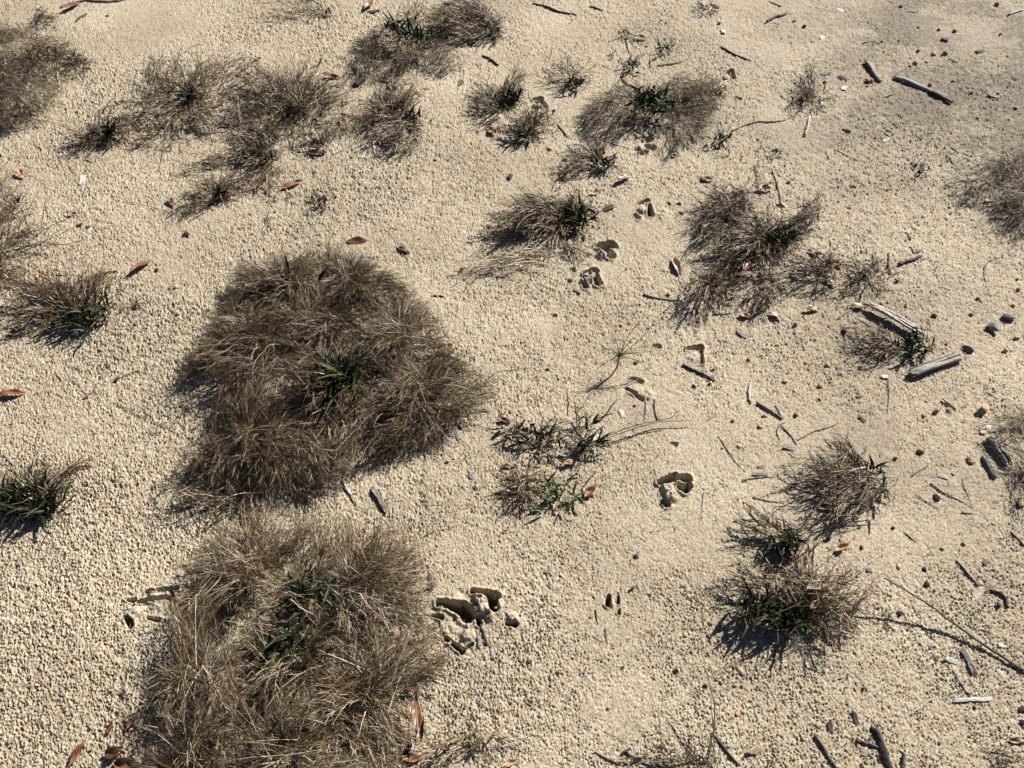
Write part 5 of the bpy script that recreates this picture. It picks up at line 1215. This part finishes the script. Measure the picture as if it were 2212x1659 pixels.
# ---------------------------------------------------------------- pebbles and stones
ro, og, tn_, br, pk, wh, gr, ch = 'peb_rust', 'peb_orange', 'peb_tan', 'peb_brown', 'peb_pink', 'peb_white', 'rock_grey', 'charcoal'
ST_ = [
 ((2,0),1207,521,62,ro,'large rust pebble'),((2,0),1198,552,22,ro,'small rust pebble'),((2,0),1620,357,44,tn_,'tan pebble'),((2,0),1475,430,30,tn_,'yellow pebble'),((2,0),1580,405,28,og,'orange pebble'),((2,0),1605,551,40,br,'brown pebble'),
 ((2,0),1525,332,36,br,'dark brown pebble'),((2,0),1752,530,36,ro,'rust pebble'),((2,0),1907,770,36,br,'dark brown pebble'),((2,0),1335,840,38,tn_,'dull tan pebble'),((2,0),1115,1207,36,og,'orange pebble'),((2,0),790,166,34,ch,'black pebble'),
 ((2,0),722,131,26,ch,'small black pebble'),((2,0),2028,40,40,br,'dark brown stone'),((2,0),2152,708,30,ro,'small rust pebble'),((2,0),1400,270,28,br,'brown pebble'),((2,0),1702,266,60,'slate','dark slate stone'),((2,0),1870,606,34,br,'brown pebble'),
 ((2,0),1505,410,42,br,'dark pebble'),((2,0),1760,210,36,br,'brown pebble'),((2,0),1660,198,34,pk,'pinkish pebble'),((2,0),1290,268,22,br,'small brown pebble'),((2,0),238,148,28,ch,'black pebble'),((2,0),1412,45,30,ch,'black pebble'),((2,0),2100,375,24,wh,'white pebble'),
 ((2,0),925,518,34,tn_,'tan pebble'),((2,0),1240,850,26,br,'brown pebble'),((2,0),1725,1352,26,ch,'black pebble'),((2,0),2050,235,24,ch,'small dark pebble'),((2,0),1695,355,44,br,'dark brown clod'),((2,0),2040,612,30,br,'brown pebble'),((2,0),1525,185,26,ch,'dark pebble'),
 ((2,1),2000,465,92,gr,'rough pale grey rock'),((2,1),2112,403,96,'slate','flat grey rock'),((2,1),1850,612,74,'slate','dark grey rock'),((2,1),2172,222,40,ro,'orange brown pebble'),((2,1),2166,155,30,ro,'rust pebble'),((2,1),1390,157,36,br,'brown pebble'),
 ((2,1),1292,303,34,og,'orange pebble'),((2,1),663,812,44,tn_,'tan pebble'),((2,1),885,847,52,ro,'oval rust pebble'),((2,1),885,930,36,tn_,'tan pebble'),((2,1),327,1066,44,og,'orange pebble'),((2,1),530,1040,36,og,'small orange pebble'),((2,1),732,1032,42,br,'brown pebble'),
 ((2,1),802,692,36,og,'light orange pebble'),((2,1),940,706,44,tn_,'yellow tan pebble'),((2,1),430,668,38,br,'brown pebble'),((2,1),205,727,30,ro,'rust pebble'),((2,1),362,1240,40,og,'orange pebble'),((2,1),1542,1275,58,ro,'large brown pebble'),((2,1),1376,1317,34,br,'brown pebble'),
 ((2,1),1856,1342,64,br,'dark red brown stone'),((2,1),1638,1566,62,pk,'large pink pebble'),((2,1),2092,615,44,tn_,'dull tan pebble'),((2,1),2163,530,44,tn_,'tan pebble'),((2,1),1910,280,44,ro,'rust pebble'),((2,1),1870,382,40,ro,'rust pebble'),((2,1),2140,322,34,og,'orange pebble'),
 ((2,1),1630,385,50,br,'brown stone'),((2,1),1940,1003,86,og,'long orange stone'),((2,1),500,1112,40,og,'orange pebble'),((2,1),1638,1012,48,br,'brown pebble'),((2,1),2190,1612,64,tn_,'large tan stone'),((2,1),180,822,34,og,'dull orange pebble'),((2,1),70,838,26,ch,'black pebble'),
 ((2,1),730,450,46,ch,'black lump'),((2,1),720,876,28,tn_,'tan pebble'),((2,1),1732,592,32,pk,'pink pebble'),((2,1),515,640,24,pk,'pink pebble'),((2,1),1400,630,40,tn_,'tan pebble'),((2,1),1045,485,44,ch,'dark lump'),((2,1),860,540,28,br,'brown pebble'),((2,1),255,1248,26,og,'orange pebble'),
 ((2,1),210,1518,24,ro,'rust pebble'),((2,1),1745,1420,30,og,'orange pebble'),((2,1),760,502,26,br,'brown pebble'),((2,1),440,1200,24,og,'orange pebble'),
 ((1,2),1910,292,48,ch,'black glossy pebble'),((1,2),1615,680,32,ro,'rust pebble'),((1,2),1480,716,28,ro,'small rust pebble'),((1,2),1252,590,30,ro,'rust pebble'),((1,2),1410,1040,34,ro,'rust pebble'),((1,2),1385,932,28,pk,'pink pebble'),((1,2),1730,1268,28,og,'orange pebble'),
 ((1,2),920,210,28,og,'orange pebble'),((1,2),948,103,26,ro,'rust pebble'),((1,2),1300,1365,40,tn_,'yellow pebble'),((1,2),1205,468,28,tn_,'tan pebble'),((1,2),1145,498,30,og,'orange pebble'),((1,2),1440,1110,28,ro,'rust pebble'),((1,2),565,935,42,pk,'pinkish pebble'),((1,2),755,945,28,ro,'rust pebble'),
 ((1,2),1660,235,24,og,'orange pebble'),((1,2),1800,520,26,og,'orange pebble'),((1,2),2170,1028,36,ch,'black pebble'),((1,2),1640,550,26,pk,'pink pebble'),
 ((2,2),1555,381,42,ch,'black pebble'),((2,2),1570,476,50,ch,'black lump'),((2,2),1388,366,38,og,'orange pebble'),((2,2),1152,236,38,br,'brown pebble'),((2,2),860,1222,44,tn_,'flat tan pebble'),((2,2),348,1312,38,og,'orange pebble'),((2,2),1290,1272,34,og,'orange brown pebble'),
 ((2,2),1656,1498,42,br,'brown pebble'),((2,2),1994,1437,36,br,'brown pebble'),((2,2),1548,1622,42,ro,'rust pebble'),((2,2),1922,798,30,br,'brown pebble'),((2,2),1840,852,32,og,'orange pebble'),((2,2),1812,848,28,og,'light orange pebble'),((2,2),1930,935,36,og,'orange pebble'),
 ((2,2),1882,1272,34,ch,'black pebble'),((2,2),2195,1282,62,ch,'black rock'),((2,2),2192,1365,56,ch,'charred rock'),((2,2),1955,332,56,'slate','crumbly dark lump'),((2,2),1392,666,44,ch,'dark lump'),((2,2),1672,246,34,og,'orange pebble'),((2,2),2002,85,30,og,'orange pebble'),
 ((2,2),1112,1155,30,og,'dull orange pebble'),((2,2),1355,112,28,ch,'small dark pebble'),((2,2),1540,1075,28,og,'orange pebble'),((2,2),1430,910,26,ro,'rust pebble'),((2,2),1465,1125,26,pk,'pink pebble'),((2,2),1810,215,36,og,'light orange pebble'),((2,2),1845,1205,34,ch,'small black lump'),
 ((2,2),2035,610,44,ch,'black lump'),((2,2),2105,1395,34,ch,'black pebble'),((2,2),935,180,44,ch,'black lump'),((2,2),150,1125,36,ro,'rust pebble'),((2,2),15,808,30,ro,'rust pebble'),((2,2),770,372,34,br,'brown pebble'),
 ((1,1),690,1330,36,og,'orange pebble'),((1,1),730,1312,28,og,'small orange pebble'),((1,1),900,1620,26,ro,'red pebble'),((1,1),1812,437,32,og,'orange pebble'),((1,1),1548,492,28,og,'orange pebble'),((1,1),1340,728,34,tn_,'yellow pebble'),((1,1),1203,500,26,pk,'pink pebble'),
 ((1,1),2125,240,36,ro,'rust pebble'),((1,1),1400,182,24,og,'orange pebble'),((1,1),1940,300,22,og,'orange pebble'),((1,1),1900,972,30,ch,'dark pebble'),
 ((0,1),1145,212,40,og,'orange pebble'),((0,1),1160,382,36,gr,'grey pebble'),((0,1),1022,98,34,ch,'dark pebble'),((0,1),535,1362,34,pk,'pinkish pebble'),((0,1),710,705,26,og,'orange pebble'),
 ((0,2),1088,405,26,ro,'red pebble'),((0,2),1090,350,26,og,'orange pebble'),((0,2),385,252,26,ro,'rust pebble'),((0,2),125,340,34,gr,'grey pebble'),
 ((0,0),1218,1520,60,br,'lumpy grey brown pebble'),((0,0),703,118,24,ch,'black pebble'),((0,0),8,1025,40,ch,'dark lump'),((0,0),1775,905,26,og,'orange pebble'),
 ((1,0),115,540,78,ch,'charred black lump'),((1,0),612,1043,34,br,'brown crumb'),((1,0),500,1555,26,ch,'black pebble'),((1,0),2010,1220,22,og,'orange pebble'),
]
for (t, x, y, d, m, adj) in ST_:
    rock = any(k in adj for k in ('rock', 'stone', 'lump', 'clod'))
    stone(t, x, y, d, m, adj, name='rock' if rock else 'pebble', cat='stone' if rock else 'pebble', angular=rock, rough=.14 if rock else .08, sink=.3 if rock else .5,
          sq=(1.1, .9, .5) if 'flat' in adj or 'slate' in m else (1.12, .92, .72))

# ---------------------------------------------------------------- loose clods of sand thrown up beside the prints
CL = [((1,2),900,620,90,'largest pale sand clod'),((1,2),885,560,74,'pale sand clod'),((1,2),960,650,40,'small sand clod'),((1,2),820,735,52,'sand clod'),((1,2),1110,690,56,'sand clod'),((1,2),650,620,44,'small sand clod'),
      ((1,1),2130,1555,104,'big crumbly sand clod'),((1,1),2090,1500,60,'sand clod'),((1,1),1605,128,92,'pale rounded sand clod'),((1,1),1565,150,40,'small sand clod'),((1,0),1700,1640,70,'sand clod'),((1,0),1262,690,50,'pale sand clod'),
      ((1,2),700,850,40,'small sand clod'),((1,2),1010,620,36,'small sand clod')]
M['clod'] = M['sand']
for (t, x, y, d, adj) in CL:
    stone(t, x, y, d, 'sand', adj, name='sand_clod', cat='sand clod', angular=True, rough=.2, sink=.35, sq=(1.05, .85, .7))

def litter():
    rs = np.random.RandomState(77); pts = []
    for k, (nm, poly) in LAND.items():                      # crumbs gathered round the plants
        c = poly.mean(0); r = np.abs(poly - c).max(0) + 26
        n = int(6 + r[0] * r[1] / 260)
        a = rs.uniform(0, 6.28, n); q = rs.uniform(0.5, 1.15, n)
        pts.append(np.stack([c[0] + np.cos(a) * r[0] * q, c[1] + np.sin(a) * r[1] * q], -1))
    pts.append(np.stack([rs.uniform(1400, 2300, 420), rs.uniform(-40, 1720, 420)], -1))
    pts.append(np.stack([rs.uniform(-100, 2300, 170), rs.uniform(-40, 1720, 170)], -1))
    F = np.concatenate(pts); W3 = np.array([px(a, b) for a, b in F]); n = len(W3)
    W3[:, 2] = G(W3[:, 0], W3[:, 1]) + 0.0012
    L = rs.gamma(2.0, 0.0032, n) + 0.002; az = rs.uniform(0, 6.28, n); w_ = rs.uniform(0.0004, 0.0011, n)
    D = dirs(az, rs.normal(0.05, 0.12, n)); side = norm(np.cross(D, [0, 0, 1.0])); up = np.cross(side, D)
    s3 = np.linspace(-.5, .5, 4); bend = side[:, None] * (0.25 * rs.normal(0, 1, n) * L)[:, None, None] * (s3 ** 2)[None, :, None]
    P = W3[:, None] + D[:, None] * (L[:, None] * s3)[..., None] + bend
    V, Q = strips(P, w_[:, None] * np.array([.6, 1, 1, .5])[None], np.repeat(side[:, None], 4, 1), fold=np.repeat(up[:, None], 4, 1) * 0 - up[:, None] * w_[:, None, None] * .9)
    o = mesh_quads('plant_litter', V, Q, M['dry'], attrs={'tint': np.repeat(rs.choice([.0, .1, .3, .75], n), 12)})
    tag(o, 'tiny crumbs of dead plant strewn over the sand', 'plant litter', kind='stuff')
litter()
write_labels()
